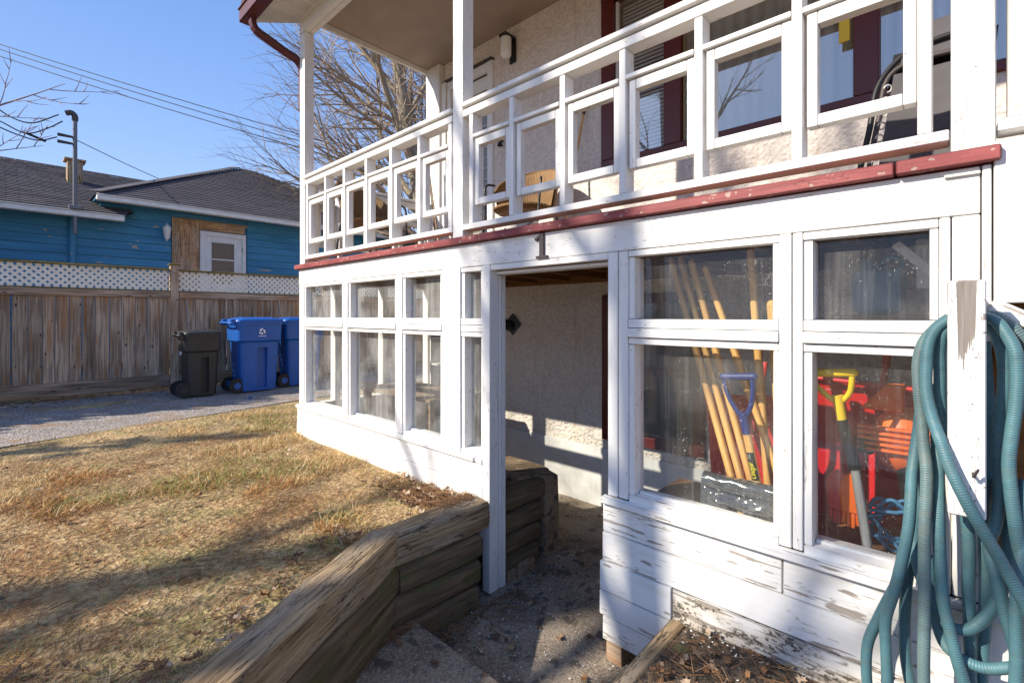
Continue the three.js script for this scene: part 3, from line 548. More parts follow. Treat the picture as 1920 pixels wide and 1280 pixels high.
// upper window: three lights in a dark red frame
{
  const w = part(house, 'window'), B = (n, x, y, z, m = M.maroon) => box(w, n, x, y, z, m, 0.006);
  B('frame', [-2.39, 0.95], [3.10, 3.165], [-1.76, -1.655]); B('frame', [-2.39, 0.95], [4.60, 4.66], [-1.76, -1.655]);
  B('frame', [-2.39, -2.265], [3.166, 4.599], [-1.76, -1.658]); B('frame', [-1.785, -1.640], [3.166, 4.599], [-1.76, -1.66]); B('frame', [-0.49, -0.355], [3.166, 4.599], [-1.76, -1.66]); B('frame', [0.82, 0.95], [3.166, 4.599], [-1.76, -1.66]);
  B('sash', [-2.263, -2.235], [3.17, 4.59], [-1.745, -1.70], M.soffit); B('sash', [-1.66 + 0.022, -1.615], [3.17, 4.59], [-1.745, -1.70], M.brass);
  for (const [a, b] of [[-2.235, -1.787], [-1.638, -0.492], [-0.353, 0.818]]) pane(w, a, b, 3.166, 4.6, -1.715, false, M.mirrorGlass);
  // blind slats behind the first light, curtains behind the others
  const slats = []; for (let y = 3.2; y < 4.58; y += 0.034) { const g = cbox(0.46, 0.003, 0.03, 0.001); g.rotateX(1.15); g.translate(-2.01, y, -1.80); slats.push(g); }
  const bl = mesh(w, 'blind', mergeGeometries(slats), M.soffit); bl.userData.kind = 'stuff';
  const cur = (x0, x1, s) => { const n = Math.ceil((x1 - x0) / 0.012), g = new THREE.PlaneGeometry(x1 - x0, 1.5, n, 1), p = g.attributes.position; for (let i = 0; i < p.count; i++) { const x = p.getX(i); p.setZ(i, 0.022 * Math.sin(x * 62 + s + 1.6 * Math.sin(x * 7 + s)) + 0.01 * Math.sin(x * 131)); } g.computeVertexNormals(); const c = mesh(w, 'curtain', g, M.curtain); c.position.set((x0 + x1) / 2, 3.86, -1.84); };
  cur(-1.66, -0.47, 0); cur(-0.37, 0.84, 2);
  // small wooden thermometer board fixed to the frame
  box(w, 'thermometer', [-0.565, -0.505], [3.53, 3.76], [-1.655, -1.64], M.yellow, 0.004);
}
// upper door
{
  const d = part(house, 'door'), B = (n, x, y, z, m) => box(d, n, x, y, z, m, 0.004);
  B('door_frame', [-3.885, -3.80], [2.262, 4.62], [-1.70, -1.652], M.paint); B('door_frame', [-4.60, -3.888], [4.52, 4.62], [-1.70, -1.655], M.paint); B('door_frame', [-4.60, -4.53], [2.262, 4.519], [-1.70, -1.655], M.paint); B('drip_cap', [-4.6, -3.79], [4.622, 4.64], [-1.70, -1.62], M.iron);
  B('door_leaf', [-4.528, -3.89], [2.265, 2.52], [-1.76, -1.72], M.paint); B('door_leaf', [-4.528, -3.89], [4.36, 4.518], [-1.76, -1.72], M.paint);
  pane(d, -4.528, -3.89, 2.52, 4.36, -1.735, false, M.glass); B('dark_backing', [-4.528, -3.89], [2.5, 4.4], [-1.83, -1.80], M.room);
  for (let k = 0; k < 14; k++) B('blind_slat', [-4.52, -3.9], [2.6 + k * 0.125, 2.61 + k * 0.125], [-1.80, -1.775], M.soffit);
}
// lower back-wall window
{
  const w = part(house, 'window'), B = (n, x, y, z) => box(w, n, x, y, z, M.maroon, 0.005);
  B('frame', [-2.37, -2.29], [0.63, 1.94], [-1.70, -1.64]); B('frame', [-1.53, -1.44], [0.63, 1.94], [-1.70, -1.64]); B('frame', [-2.288, -1.532], [1.86, 1.94], [-1.70, -1.642]); B('frame', [-2.288, -1.532], [0.63, 0.72], [-1.70, -1.63]); B('frame', [-2.288, -1.532], [1.25, 1.31], [-1.70, -1.65]);
  pane(w, -2.288, -1.532, 0.72, 1.86, -1.69, true);
}
// wall lantern, bell, dryer vent, number
{
  const l = part(house, 'wall_lantern');
  box(l, 'back_plate', [-3.545, -3.455], [4.47, 4.73], [-1.68, -1.655], M.black, 0.008); box(l, 'cap', [-3.555, -3.445], [4.70, 4.735], [-1.66, -1.50], M.black, 0.01);
  const pr = [[0.001, 0], [0.042, 0.004], [0.056, 0.025], [0.058, 0.06], [0.058, 0.20], [0.05, 0.215]].map(([x, y]) => new THREE.Vector2(x, y)); const g = mesh(l, 'globe', new THREE.LatheGeometry(pr, 24), M.milk); g.position.set(-3.50, 4.485, -1.56);
  const b = part(house, 'door_bell'); const bg = mesh(b, 'bell', new THREE.LatheGeometry([[0.03, 0], [0.026, 0.02], [0.014, 0.045], [0.004, 0.055]].map(([x, y]) => new THREE.Vector2(x, y)), 14), M.black); bg.position.set(-3.66, 3.61, -1.63); box(b, 'bracket', [-3.668, -3.652], [3.66, 3.74], [-1.68, -1.60], M.black, 0.003);
  const v = part(house, 'dryer_vent'); const pl = mesh(v, 'vent_plate', cbox(0.17, 0.17, 0.02, 0.006), M.fabric); pl.rotation.z = Math.PI / 4; pl.position.set(-3.50, 1.66, -1.665); const ho = mesh(v, 'vent_hood', new THREE.CylinderGeometry(0.055, 0.06, 0.09, 20, 1, true), M.black); ho.rotation.x = Math.PI / 2 - 0.3; ho.position.set(-3.52, 1.65, -1.62); M.black.side = THREE.DoubleSide;
  const bu = mesh(v, 'bulb_socket', new THREE.SphereGeometry(0.035, 14, 10), M.brass); bu.position.set(-3.66, 1.53, -1.63);
  const font = await new FontLoader().loadAsync('fonts/droid/droid_serif_bold.typeface.json');
  const tg = new TextGeometry('1', { font, size: 0.139, depth: 0.012, curveSegments: 6, bevelEnabled: true, bevelThickness: 0.002, bevelSize: 0.0015, bevelSegments: 1 }); tg.computeBoundingBox(); const n = mesh(house, 'house_number', tg, M.iron); n.position.set(-1.725 - (tg.boundingBox.max.x + tg.boundingBox.min.x) / 2, 2.077 - tg.boundingBox.min.y, 0.0);
}

// upper porch: posts, beam, ceiling, soffit, gutter, roof
Hb('porch_post', [-4.955, -4.845], [2.273, 4.643], [-0.105, -0.005], M.paint, 0.006);
Hb('porch_post', [-2.516, -2.412], [2.273, 4.643], [-0.104, -0.004], M.paint, 0.006);
Hb('porch_post', [-0.014, 0.090], [2.275, 4.643], [-0.104, 0.004], M.paint, 0.006);
Hb('beam', [-4.955, 1.4], [4.645, 4.80], [-0.055, -0.002], M.paint); Hb('beam', [-4.955, 1.4], [4.648, 4.80], [-0.108, -0.058], M.paint);
[[-4.94, -2.52], [-2.515, -0.1], [-0.095, 1.4]].forEach(([a, b]) => Hb('ceiling_panel', [a, b], [4.872, 4.884], [-1.68, -0.11], M.ceiling, 0.002));
Hb('ceiling_trim', [-4.955, -4.92], [4.81, 4.87], [-1.60, -0.11], M.paint); Hb('ceiling_edge', [-4.94, 1.4], [4.80, 4.87], [-0.108, -0.09], M.ceiling);
{
  const sf = part(house, 'soffit');       // perforated, ribbed panels, cut on the slant at the corner
  for (let k = 0; k < 22; k++) { const a = -5.29 + k * 0.3, b = a + 0.297; const z = (x) => x < -4.955 ? Math.min(0.335, -4.955 - x) : 0; const g = extrude([[a, -0.337], [b, -0.337], [b, -z(b)], [Math.max(a, Math.min(b, -4.955)), -z(Math.max(a, Math.min(b, -4.955)))], [a, -z(a)]], [], 0.006); g.rotateX(-Math.PI / 2); const m2 = mesh(sf, 'panel', g, M.soffit); m2.position.y = 4.76; box(sf, 'rib', [a + 0.135, a + 0.147], [4.752, 4.7595], [z(a + 0.14) + 0.01, 0.335], M.soffit, 0.002); }
  const holes = []; const hg = new THREE.CircleGeometry(0.0032, 6); hg.rotateX(Math.PI / 2);
  for (let x = -5.1; x < -3.6; x += 0.0145) for (let z = 0.04; z < 0.32; z += 0.016) { if (x < -4.955 && z < -4.955 - x + 0.02) continue; if (Math.abs(((x + 5.29) % 0.3) - 0.141) < 0.02) continue; const g = hg.clone(); g.translate(x, 4.7586, z); holes.push(g); }
  const hm = mesh(sf, 'perforation', mergeGeometries(holes), M.dark); hm.userData.kind = 'stuff';
  const gu = part(house, 'gutter');
  box(gu, 'trough', [-5.31, 1.4], [4.72, 4.735], [0.345, 0.44], M.gutter, 0.003); box(gu, 'trough_front', [-5.31, 1.4], [4.725, 4.845], [0.44, 0.455], M.gutter, 0.004); box(gu, 'trough_back', [-5.31, 1.4], [4.73, 4.86], [0.338, 0.35], M.gutter, 0.003); box(gu, 'end_cap', [-5.318, -5.308], [4.722, 4.85], [0.345, 0.45], M.gutter, 0.003); box(gu, 'lip', [-5.318, 1.4], [4.838, 4.852], [0.44, 0.468], M.gutter, 0.004);
  const ds = (pts) => { const c = new THREE.CatmullRomCurve3(pts.map((p) => V(...p)), false, 'centripetal'), s = new THREE.Shape(); const a = 0.036, b = 0.027, r = 0.008; s.moveTo(-a + r, -b); s.lineTo(a - r, -b); s.quadraticCurveTo(a, -b, a, -b + r); s.lineTo(a, b - r); s.quadraticCurveTo(a, b, a - r, b); s.lineTo(-a + r, b); s.quadraticCurveTo(-a, b, -a, b - r); s.lineTo(-a, -b + r); s.quadraticCurveTo(-a, -b, -a + r, -b); return new THREE.ExtrudeGeometry(s, { steps: 30, extrudePath: c, curveSegments: 3, bevelEnabled: false }); };
  mesh(gu, 'downspout', ds([[-5.14, 4.735, 0.385], [-5.14, 4.68, 0.385], [-5.13, 4.61, 0.36], [-5.08, 4.53, 0.24], [-5.03, 4.45, 0.11], [-5.0, 4.40, 0.01], [-4.995, 4.33, -0.04], [-4.995, 3.9, -0.05]]), M.gutter);
  Hb('fascia', [-5.3, 1.4], [4.765, 4.93], [0.318, 0.336], M.gutter, 0.003);
  const roof = mesh(house, 'roof', extrude([[0.44, 4.87], [0.44, 4.93], [-4.0, 6.9], [-8.2, 5.0], [-8.2, 4.94], [-4.0, 6.8]], [], 9.7), M.granule); roof.rotation.y = Math.PI / 2; roof.rotation.y = -Math.PI / 2; roof.position.x = 4.4;
  box(part(house, 'attic'), 'attic_floor', [-4.9, 4.3], [4.9, 4.94], [-8, 0.30], M.joist);
}
// railings: pickets, double top rail, mid rail, a picture-frame panel in each bay
function railing(parent, pickets, x0, x1, seedN) {
  seed(seedN); const r = part(parent, 'railing'), B = (n, x, y, z, ch = 0.004) => box(r, n, x, y, z, M.paint, ch);
  B('cap_rail', [x0, x1], [3.130, 3.164], [-0.098, 0.018], 0.008); B('top_rail', [x0 + 0.001, x1 - 0.001], [3.072, 3.120], [-0.092, 0.0]); B('rail_packer', [x0 + 0.01, x1 - 0.01], [3.121, 3.129], [-0.08, -0.015]);
  B('bottom_rail', [x0 + 0.001, x1 - 0.001], [2.319, 2.356], [-0.093, 0.002]);
  for (const p of pickets) B('picket', [p - 0.019, p + 0.019], [2.357, 3.071], [-0.09 + rr(-0.002, 0.002), rr(-0.004, 0.0)]);
  for (let i = 0; i + 1 < pickets.length; i++) { const a = pickets[i] + 0.0195, b = pickets[i + 1] - 0.0195, d = rr(-0.004, 0.004);
    B('mid_rail', [a, b], [2.912 + d, 2.936 + d], [-0.07, 0.002]);
    const f0 = a + 0.012, f1 = b - 0.001, t = 2.906 + d, bt = 2.472 + d, z = [-0.058, -0.012 + rr(-0.003, 0.003)];
    B('frame_stile', [f0, f0 + 0.036], [bt, t], z); B('frame_stile', [f1 - 0.036, f1], [bt, t], z);
    B('frame_rail', [f0 + 0.0365, f1 - 0.0365], [t - 0.050, t], z); B('frame_rail', [f0 + 0.0365, f1 - 0.0365], [bt, bt + 0.044], z); }
  return r;
}
railing(house, [-4.785, -4.395, -4.03, -3.652, -3.272, -2.90, -2.545], -4.84, -2.518, 41);
railing(house, [-2.33, -1.967, -1.586, -1.213, -0.835, -0.452, -0.078], -2.41, -0.016, 42);
railing(house, [0.135, 0.51, 0.88, 1.25], 0.092, 1.4, 43);
{ const e = railing(house, [-1.53, -1.15, -0.78, -0.40, -0.14], -1.60, -0.106, 44); e.rotation.y = -Math.PI / 2; e.position.set(-4.94, 0, 0); }

// ---------------------------------------------------------------- on the balcony
function wickerChair(label, x, z, turn) {
  const c = thing('wicker_chair', label, 'chair', [x, DECK - 0.008, z], turn, 'wicker chairs on the balcony');
  const N = 28, H = 8, pos = [], uv = [], idx = [];                       // barrel back, two skins
  for (let s = 0; s < 2; s++) for (let i = 0; i <= N; i++) for (let j = 0; j <= H; j++) { const a = Math.PI * (1.0 + i / N), t = j / H, R = (0.27 + 0.05 * t) - s * 0.018, top = 0.44 + 0.44 * (0.45 + 0.55 * Math.pow(Math.sin(Math.PI * i / N), 0.7)); pos.push(R * Math.cos(a), 0.42 + (top - 0.42) * t, R * 0.95 * Math.sin(a) - 0.02 - 0.05 * t * Math.sin(Math.PI * i / N)); uv.push(i / N * 0.9, t * 0.45); }
  const id = (s, i, j) => s * (N + 1) * (H + 1) + i * (H + 1) + j;
  for (let i = 0; i < N; i++) for (let j = 0; j < H; j++) { const a = id(0, i, j), b = id(0, i + 1, j), d = id(0, i, j + 1), e = id(0, i + 1, j + 1); idx.push(a, d, b, b, d, e); const a2 = id(1, i, j), b2 = id(1, i + 1, j), d2 = id(1, i, j + 1), e2 = id(1, i + 1, j + 1); idx.push(a2, b2, d2, b2, e2, d2); }
  for (let i = 0; i < N; i++) { const a = id(0, i, H), b = id(0, i + 1, H), d = id(1, i, H), e = id(1, i + 1, H); idx.push(a, d, b, b, d, e); }
  const g = new THREE.BufferGeometry(); g.setAttribute('position', new THREE.Float32BufferAttribute(pos, 3)); g.setAttribute('uv', new THREE.Float32BufferAttribute(uv, 2)); g.setIndex(idx); g.computeVertexNormals(); mesh(c, 'backrest', g, M.wicker);
  const sg = new THREE.LatheGeometry([[0.001, 0.415], [0.2, 0.41], [0.265, 0.425], [0.275, 0.44], [0.262, 0.455], [0.18, 0.445], [0.001, 0.44]].map(([a, b]) => new THREE.Vector2(a, b)), 28); const su = sg.attributes.uv, sp = sg.attributes.position; for (let i = 0; i < su.count; i++) su.setXY(i, sp.getX(i), sp.getZ(i)); mesh(c, 'seat', sg, M.wicker);
  for (const s of [-1, 1]) { tube(c, 'leg', [[s * 0.23, 0.66, 0.12], [s * 0.27, 0.645, 0.2], [s * 0.265, 0.42, 0.235], [s * 0.25, 0.008, 0.24], [s * 0.25, 0.008, -0.22], [s * 0.24, 0.4, -0.2]], 0.0105, M.black, 50, 8); }
  tube(c, 'rim', Array.from({ length: 15 }, (_, i) => { const a = Math.PI * (1 + i / 14), top = 0.44 + 0.44 * (0.45 + 0.55 * Math.pow(Math.max(0, Math.sin(Math.PI * i / 14)), 0.7)); return [0.312 * Math.cos(a), top, 0.312 * 0.95 * Math.sin(a) - 0.02 - 0.05 * Math.sin(Math.PI * i / 14)]; }), 0.014, M.wicker, 40, 7);
  return c;
}
wickerChair('brown wicker tub chair in the railed corner of the balcony by the corner post', -4.42, -0.52, 1.9);
wickerChair('brown wicker tub chair between the balcony door and the dark red window', -2.86, -1.12, 0.25);
{
  const l = thing('folding_lounger', 'folded grey mesh lounge chair leaning behind the railing by the window', 'lounge chair', [-0.36, DECK, -0.62]);
  const tilt = (x, y) => V(x + 0.10 * y, y, -0.28 * y);
  const sh = (x0, x1, y0, y1) => { const g = new THREE.BoxGeometry(x1 - x0, y1 - y0, 0.012, 8, 10, 1), p = g.attributes.position, uv = g.attributes.uv; for (let i = 0; i < p.count; i++) { const x = p.getX(i) + (x0 + x1) / 2, y = p.getY(i) + (y0 + y1) / 2, q = tilt(x, y); uv.setXY(i, x, y); p.setXYZ(i, q.x, q.y, q.z + p.getZ(i) - 0.02 * Math.sin(Math.PI * (x - x0) / (x1 - x0))); } g.computeVertexNormals(); return g; };
  mesh(l, 'sling', sh(0.08, 0.40, 0.03, 0.62), M.fabric); mesh(l, 'headrest', sh(0.10, 0.40, 0.66, 0.86), M.fabric); mesh(l, 'back_cloth', sh(0.06, 0.42, 0.55, 0.75).translate(0, 0, -0.05), M.black);
  tube(l, 'frame', [tilt(0.0, 0.0), tilt(0.02, 0.35), tilt(0.03, 0.6), tilt(0.12, 0.72), tilt(0.40, 0.76)], 0.013, M.black, 40, 8); tube(l, 'frame', [tilt(0.045, 0.005), tilt(0.05, 0.4), tilt(0.08, 0.64), tilt(0.40, 0.66)], 0.012, M.iron, 40, 8);
  for (let k = 0; k < 9; k++) { const q = tilt(0.065, 0.06 + k * 0.062), t = mesh(l, 'lacing', new THREE.TorusGeometry(0.016, 0.0035, 6, 14), M.soffit); t.position.copy(q); t.rotation.set(0.3, 0.5, 0.4); }
  const br = thing('broom', 'long thin stick leaning against the stucco wall beside the dark red window', 'broom', [-2.66, DECK, -1.40]);
  rod(br, 'handle', V(0, 0.1, 0), V(0.1, 1.44, -0.25), 0.011, 0.011, M.wood, 10); rod(br, 'ferrule', V(0.094, 1.37, -0.236), V(0.104, 1.48, -0.26), 0.015, 0.013, M.iron, 10); box(br, 'brush_head', [-0.12, 0.12], [0.0, 0.11], [-0.03, 0.03], M.wicker, 0.01);
  const tr = thing('wooden_trestle', 'thin folding wooden stand propped open against the far balcony pilaster', 'stand', [-4.72, DECK - 0.01, -1.45]);
  rod(tr, 'leg', V(-0.02, 0.0, 0.2), V(0.0, 1.36, 0.0), 0.012, 0.010, M.fence, 8); rod(tr, 'leg', V(0.08, 0.0, -0.11), V(0.01, 1.36, -0.005), 0.012, 0.010, M.fence, 8); rod(tr, 'leg', V(0.3, 0.0, 0.0), V(0.015, 1.35, 0.01), 0.010, 0.010, M.fence, 8);
  const bx = thing('plastic_bucket', 'small white plastic tub on the balcony floor', 'bucket', [-2.42, DECK - 0.008, -0.6]); mesh(bx, 'tub', new THREE.LatheGeometry([[0.001, 0.004], [0.10, 0.0], [0.125, 0.20], [0.135, 0.205], [0.13, 0.215], [0.118, 0.205], [0.096, 0.012]].map(([a, b]) => new THREE.Vector2(a, b)), 24), M.milk); tube(bx, 'handle', [[-0.13, 0.2, 0], [-0.1, 0.12, 0.1], [0, 0.08, 0.135], [0.1, 0.12, 0.1], [0.13, 0.2, 0]], 0.004, M.iron, 20, 6);
}

// ---------------------------------------------------------------- behind the lower windows
function handle(x0, y0, z0, x1, y1, z1, label, r = 0.0165) { const h = thing('tool_handle', label, 'tool', [x1, y1, z1]); const p = V(0, 0, 0), q = V(x0 - x1, y0 - y1, z0 - z1), d = q.clone().sub(p).normalize(), down = p.clone().addScaledVector(d, -(y1 - 0.04) / d.y); rod(h, 'shaft', down, q, r, r, M.wood, 14); const t = mesh(h, 'rounded_end', new THREE.SphereGeometry(r, 14, 8), M.wood); t.position.copy(q); return h; }
handle(-1.124, 2.05, -0.36, -0.76, 1.005, -0.20, 'long wooden tool handle leaning, outermost of the bunch nearest the doorway');
handle(-1.066, 2.05, -0.35, -0.727, 1.007, -0.22, 'long wooden tool handle close beside the outermost one');
handle(-0.987, 2.022, -0.30, -0.70, 1.043, -0.24, 'round ended wooden tool handle between two longer ones');
handle(-0.917, 1.985, -0.30, -0.597, 1.078, -0.27, 'shorter wooden tool handle with a pale rounded tip');
handle(-0.707, 2.05, -0.30, -0.638, 1.057, -0.30, 'nearly upright wooden tool handle reaching the window head', 0.018);
handle(-0.592, 1.80, -0.20, -0.56, 1.08, -0.24, 'short thick wooden tool handle beside the middle mullion', 0.019);
function dShovel(label, gripM, L, R, neck, low, shaft) {
  const s = thing('snow_shovel', label, 'shovel', [low.x, low.y, low.z]), o = (p) => p.clone().sub(low), A = o(L), B = o(R), n = o(neck);
  const gg = rodGeo(A, B, 0.0165, 0.0165, 16); mesh(s, 'grip', gg, gripM); for (const e of [A, B]) { const c = mesh(s, 'grip_end', new THREE.SphereGeometry(0.0165, 14, 10), gripM); c.position.copy(e); }
  const d = V(0, -0.03, 0), i = B.clone().sub(A).multiplyScalar(0.04);
  tube(s, 'yoke', [A.clone().add(i), A.clone().add(i).add(V(0, -0.035, 0)), A.clone().lerp(n, 0.55).add(V(-0.012, -0.012, 0)), n], 0.0105, gripM, 24, 10); tube(s, 'yoke', [B.clone().sub(i), B.clone().sub(i).add(V(0, -0.035, 0)), B.clone().lerp(n, 0.55).add(V(0.012, -0.012, 0)), n], 0.0105, gripM, 24, 10);
  const dir = n.clone().multiplyScalar(-1).normalize(); rod(s, 'socket', n.clone().addScaledVector(dir, -0.035), n.clone().addScaledVector(dir, 0.075), 0.020, 0.017, gripM, 16);
  shaft(s, n.clone().addScaledVector(dir, 0.06), V(0, 0, 0)); return s;
}
{
  const cv = document.createElement('canvas'); cv.width = 256; cv.height = 64; const x = cv.getContext('2d'); x.fillStyle = '#0c100d'; x.fillRect(0, 0, 256, 64); x.fillStyle = '#d8c81c'; x.font = 'bold italic 44px sans-serif'; x.fillText('Cougar', 14, 48); x.fillStyle = '#9aa39a'; x.fillRect(196, 14, 44, 5); x.fillRect(196, 26, 40, 4); x.fillRect(196, 36, 46, 4);
  const ct = new THREE.CanvasTexture(cv); ct.colorSpace = THREE.SRGBColorSpace; const labelM = new THREE.MeshStandardMaterial({ map: ct, roughness: 0.4 });
  dShovel('snow shovel with blue D grip and black and yellow label on its wooden shaft', M.blueGrip, V(-0.778, 1.473, -0.15), V(-0.649, 1.484, -0.15), V(-0.693, 1.285, -0.16), V(-0.62, 0.86, -0.20), (s, a, b) => {
    rod(s, 'shaft', b, a, 0.0175, 0.0175, M.wood, 16); const mid = b.clone().lerp(a, 0.62), dir = a.clone().sub(b).normalize();
    const g = new THREE.CylinderGeometry(0.0182, 0.0182, 0.125, 18, 1, true, -1.3, 2.6), uv = g.attributes.uv; for (let i = 0; i < uv.count; i++) { const u = uv.getX(i), v = uv.getY(i); uv.setXY(i, v, 1 - u); } g.rotateY(-0.35); const lb = mesh(s, 'label', g, labelM); lb.position.copy(mid); lb.quaternion.setFromUnitVectors(V(0, 1, 0), dir);
  });
  dShovel('shovel with yellow D grip, black sleeve and grey metal shaft', M.yellow, V(-0.424, 1.521, -0.13), V(-0.289, 1.532, -0.13), V(-0.337, 1.405, -0.14), V(-0.242, 0.80, -0.17), (s, a, b) => { const m = b.clone().lerp(a, 0.66).add(V(0.012, 0, 0)); rod(s, 'sleeve', m, a, 0.022, 0.019, M.black, 16); rod(s, 'shaft', b, m, 0.0165, 0.0165, M.aluminium, 16); });
  // red scoops
  const scoop = (label, x, y, z, w, h, rz, ry) => { const t = thing('snow_scoop', label, 'snow scoop', [x, y, z], ry, 'red scoops behind the handles'); const g = new THREE.BoxGeometry(w, h, 0.008, 12, 14, 1), p = g.attributes.position; for (let i = 0; i < p.count; i++) { const u = p.getX(i) / w * 2, v = p.getY(i) / h * 2; p.setZ(i, p.getZ(i) + 0.05 * u * u + 0.05 * Math.pow(Math.max(0, v), 2) - 0.006 * Math.cos(u * 22)); } g.rotateZ(rz); g.computeVertexNormals(); mesh(t, 'blade', g, M.redPlastic); rod(t, 'rim', V(-w / 2, h / 2, 0.1).applyAxisAngle(V(0, 0, 1), rz), V(w / 2, h / 2, 0.1).applyAxisAngle(V(0, 0, 1), rz), 0.010, 0.010, M.redPlastic, 10); rod(t, 'tang', V(0, h * 0.1, 0.02), V(0.05, h * 0.85, -0.06), 0.016, 0.014, M.redPlastic, 10); return t; };
  scoop('red plastic snow scoop standing behind the wooden handles', -0.76, 1.12, -0.52, 0.40, 0.46, 0.06, 0.15); scoop('dark red plastic scoop standing behind the yellow gripped shovel', -0.27, 1.12, -0.60, 0.52, 0.66, -0.05, -0.05);
  // plastic-wrapped roll on the sill
  const roll = thing('plastic_roll', 'rolled sheet of shiny clear and black plastic lying behind the glass', 'roll', [-0.70, 0.90, -0.20]);
  const crumple = (r, L, sd, amp) => { const g = new THREE.CylinderGeometry(r, r, L, 40, 46, false), p = g.attributes.position; for (let i = 0; i < p.count; i++) { const x = p.getX(i), y = p.getY(i), z = p.getZ(i), q = Math.hypot(x, z) || 1, a = Math.atan2(z, x) / 6.2832 + 0.5; const k = 1 + amp * (Math.abs(fbm(a, y * 0.6 + sd, 8, 14, 3, 501 + sd) - 0.5) * 3 - 0.4); if (q > r * 0.2) { p.setX(i, x * k); p.setZ(i, z * k); } } g.rotateZ(Math.PI / 2); g.computeVertexNormals(); return g; };
  mesh(roll, 'roll_core', crumple(0.036, 0.40, 1, 0.16).translate(0.03, 0.085, 0.04), M.plasticWrap); mesh(roll, 'loose_wrap', crumple(0.066, 0.40, 2, 0.55).translate(0.02, 0.01, 0), M.plasticWrap); mesh(roll, 'loose_wrap', crumple(0.05, 0.34, 3, 0.6).translate(-0.02, 0.0, -0.09), M.plasticWrap);
  box(thing('sill_shelf', 'bare wooden shelf board carrying the plastic roll behind the glass', 'shelf', [-0.68, 0, 0]), 'board', [-0.48, 0.62], [0.80, 0.826], [-0.55, -0.16], M.joist, 0.004);
  // leaf blower
  const lb = thing('leaf_blower', 'orange garden blower standing behind the scratched glass', 'leaf blower', [-0.16, 0.82, -0.42]);
  const body = new THREE.SphereGeometry(0.12, 24, 16); body.scale(0.85, 1.15, 0.8); mesh(lb, 'housing', body, M.orange).position.set(0, 0.42, 0); const fin = extrude([[-0.13, 0], [0.0, 0], [0.0, 0.1], [-0.05, 0.1]], [], 0.05, 0.006); mesh(lb, 'top_handle', fin, M.orange).position.set(0.0, 0.545, 0);
  for (let k = 0; k < 5; k++) box(lb, 'vent_fin', [-0.14, 0.12], [0.385 + k * 0.022, 0.397 + k * 0.022], [0.085, 0.115], M.orange, 0.003);
  rod(lb, 'nozzle', V(0.02, 0.35, 0.02), V(0.06, 0.02, 0.08), 0.05, 0.038, M.black, 20); rod(lb, 'motor_cover', V(-0.11, 0.40, 0.06), V(-0.15, 0.40, 0.1), 0.045, 0.035, M.black, 20);
  // gloves hanging
  const glove = (label, m, x, y, z) => { const t = thing('work_glove', label, 'glove', [x, y, z]); const pr = extrude([[-0.026, 0], [0.026, 0], [0.032, 0.05], [0.034, 0.10], [0.02, 0.135], [0.0, 0.145], [-0.02, 0.13], [-0.034, 0.09]], [], 0.012, 0.008); mesh(t, 'palm', pr, m); for (let k = 0; k < 4; k++) rod(t, 'finger', V(-0.022 + k * 0.0145, 0.006, 0.006), V(-0.026 + k * 0.0165, -0.05 - (k === 1 || k === 2 ? 0.012 : 0), 0.008), 0.0085, 0.007, m, 10); rod(t, 'thumb', V(0.03, 0.06, 0.006), V(0.05, 0.015, 0.012), 0.009, 0.0075, m, 10); };
  glove('red work glove hanging behind the lower pane', M.redPlastic, -0.352, 0.975, -0.22); glove('orange work glove hanging beside the red glove', M.orange, -0.306, 0.975, -0.21);
  const coil = thing('cord_coil', 'loose coil of blue cord behind the scratched pane', 'cord', [-0.17, 0.93, -0.30]); const pts = []; seed(77); for (let k = 0; k < 46; k++) { const a = k * 0.62, R = 0.085 + 0.03 * Math.sin(k * 1.7); pts.push([R * Math.cos(a), R * 0.9 * Math.sin(a), 0.03 * Math.sin(k * 0.9)]); } tube(coil, 'cord', pts, 0.0075, M.blueCord, 260, 7);
  const board2 = thing('pvc_pipe', 'pale grey plastic pipe standing beside the middle mullion', 'pipe', [-0.545, 0, -0.17]); const pg = new THREE.LatheGeometry([[0.021, 0.03], [0.025, 0.03], [0.025, 1.66], [0.021, 1.66], [0.021, 0.03]].map(([a, b]) => new THREE.Vector2(a, b)), 22); mesh(board2, 'tube', pg, M.vinyl); mesh(board2, 'collar', new THREE.CylinderGeometry(0.029, 0.029, 0.06, 22), M.vinyl).position.y = 0.06;
  const bj = thing('blue_jug', 'blue plastic jug on a high shelf behind the upper pane', 'jug', [-0.27, 1.756, -0.72]); const jb = cbox(0.20, 0.22, 0.14, 0.03); mesh(bj, 'body', jb, M.blueCord).position.y = 0.11; mesh(bj, 'neck', new THREE.CylinderGeometry(0.025, 0.032, 0.05, 16), M.blueCord).position.set(-0.04, 0.24, 0); tube(bj, 'handle', [[0.0, 0.21, 0], [0.03, 0.26, 0], [0.08, 0.25, 0], [0.085, 0.2, 0]], 0.012, M.blueCord, 20, 8);
  const hs = thing('wall_shelf', 'high white shelf with diagonal brace at the end of the porch', 'shelf', [0, 0, 0]); box(hs, 'shelf_board', [-0.42, 0.6], [1.73, 1.755], [-0.85, -0.45], M.joist, 0.004); bar(hs, 'brace', V(-0.18, 2.04, -0.35), V(0.05, 1.78, -0.35), 0.02, 0.035, M.paint, 0.004); box(hs, 'back_board', [-0.12, 0.6], [1.86, 2.06], [-0.46, -0.43], M.paint, 0.004);
  const su = thing('shelf_unit', 'narrow white shelf unit standing against the stucco behind the slim window', 'shelf', [-4.25, 0.5, -1.5]); for (const x of [-0.32, 0.32]) box(su, 'side_panel', [x - 0.01, x + 0.01], [0.02, 1.35], [-0.14, 0.12], M.paint, 0.003); for (let k = 0; k < 5; k++) box(su, 'shelf_board', [-0.308, 0.308], [0.05 + k * 0.31, 0.07 + k * 0.31], [-0.14, 0.118], M.paint, 0.003);
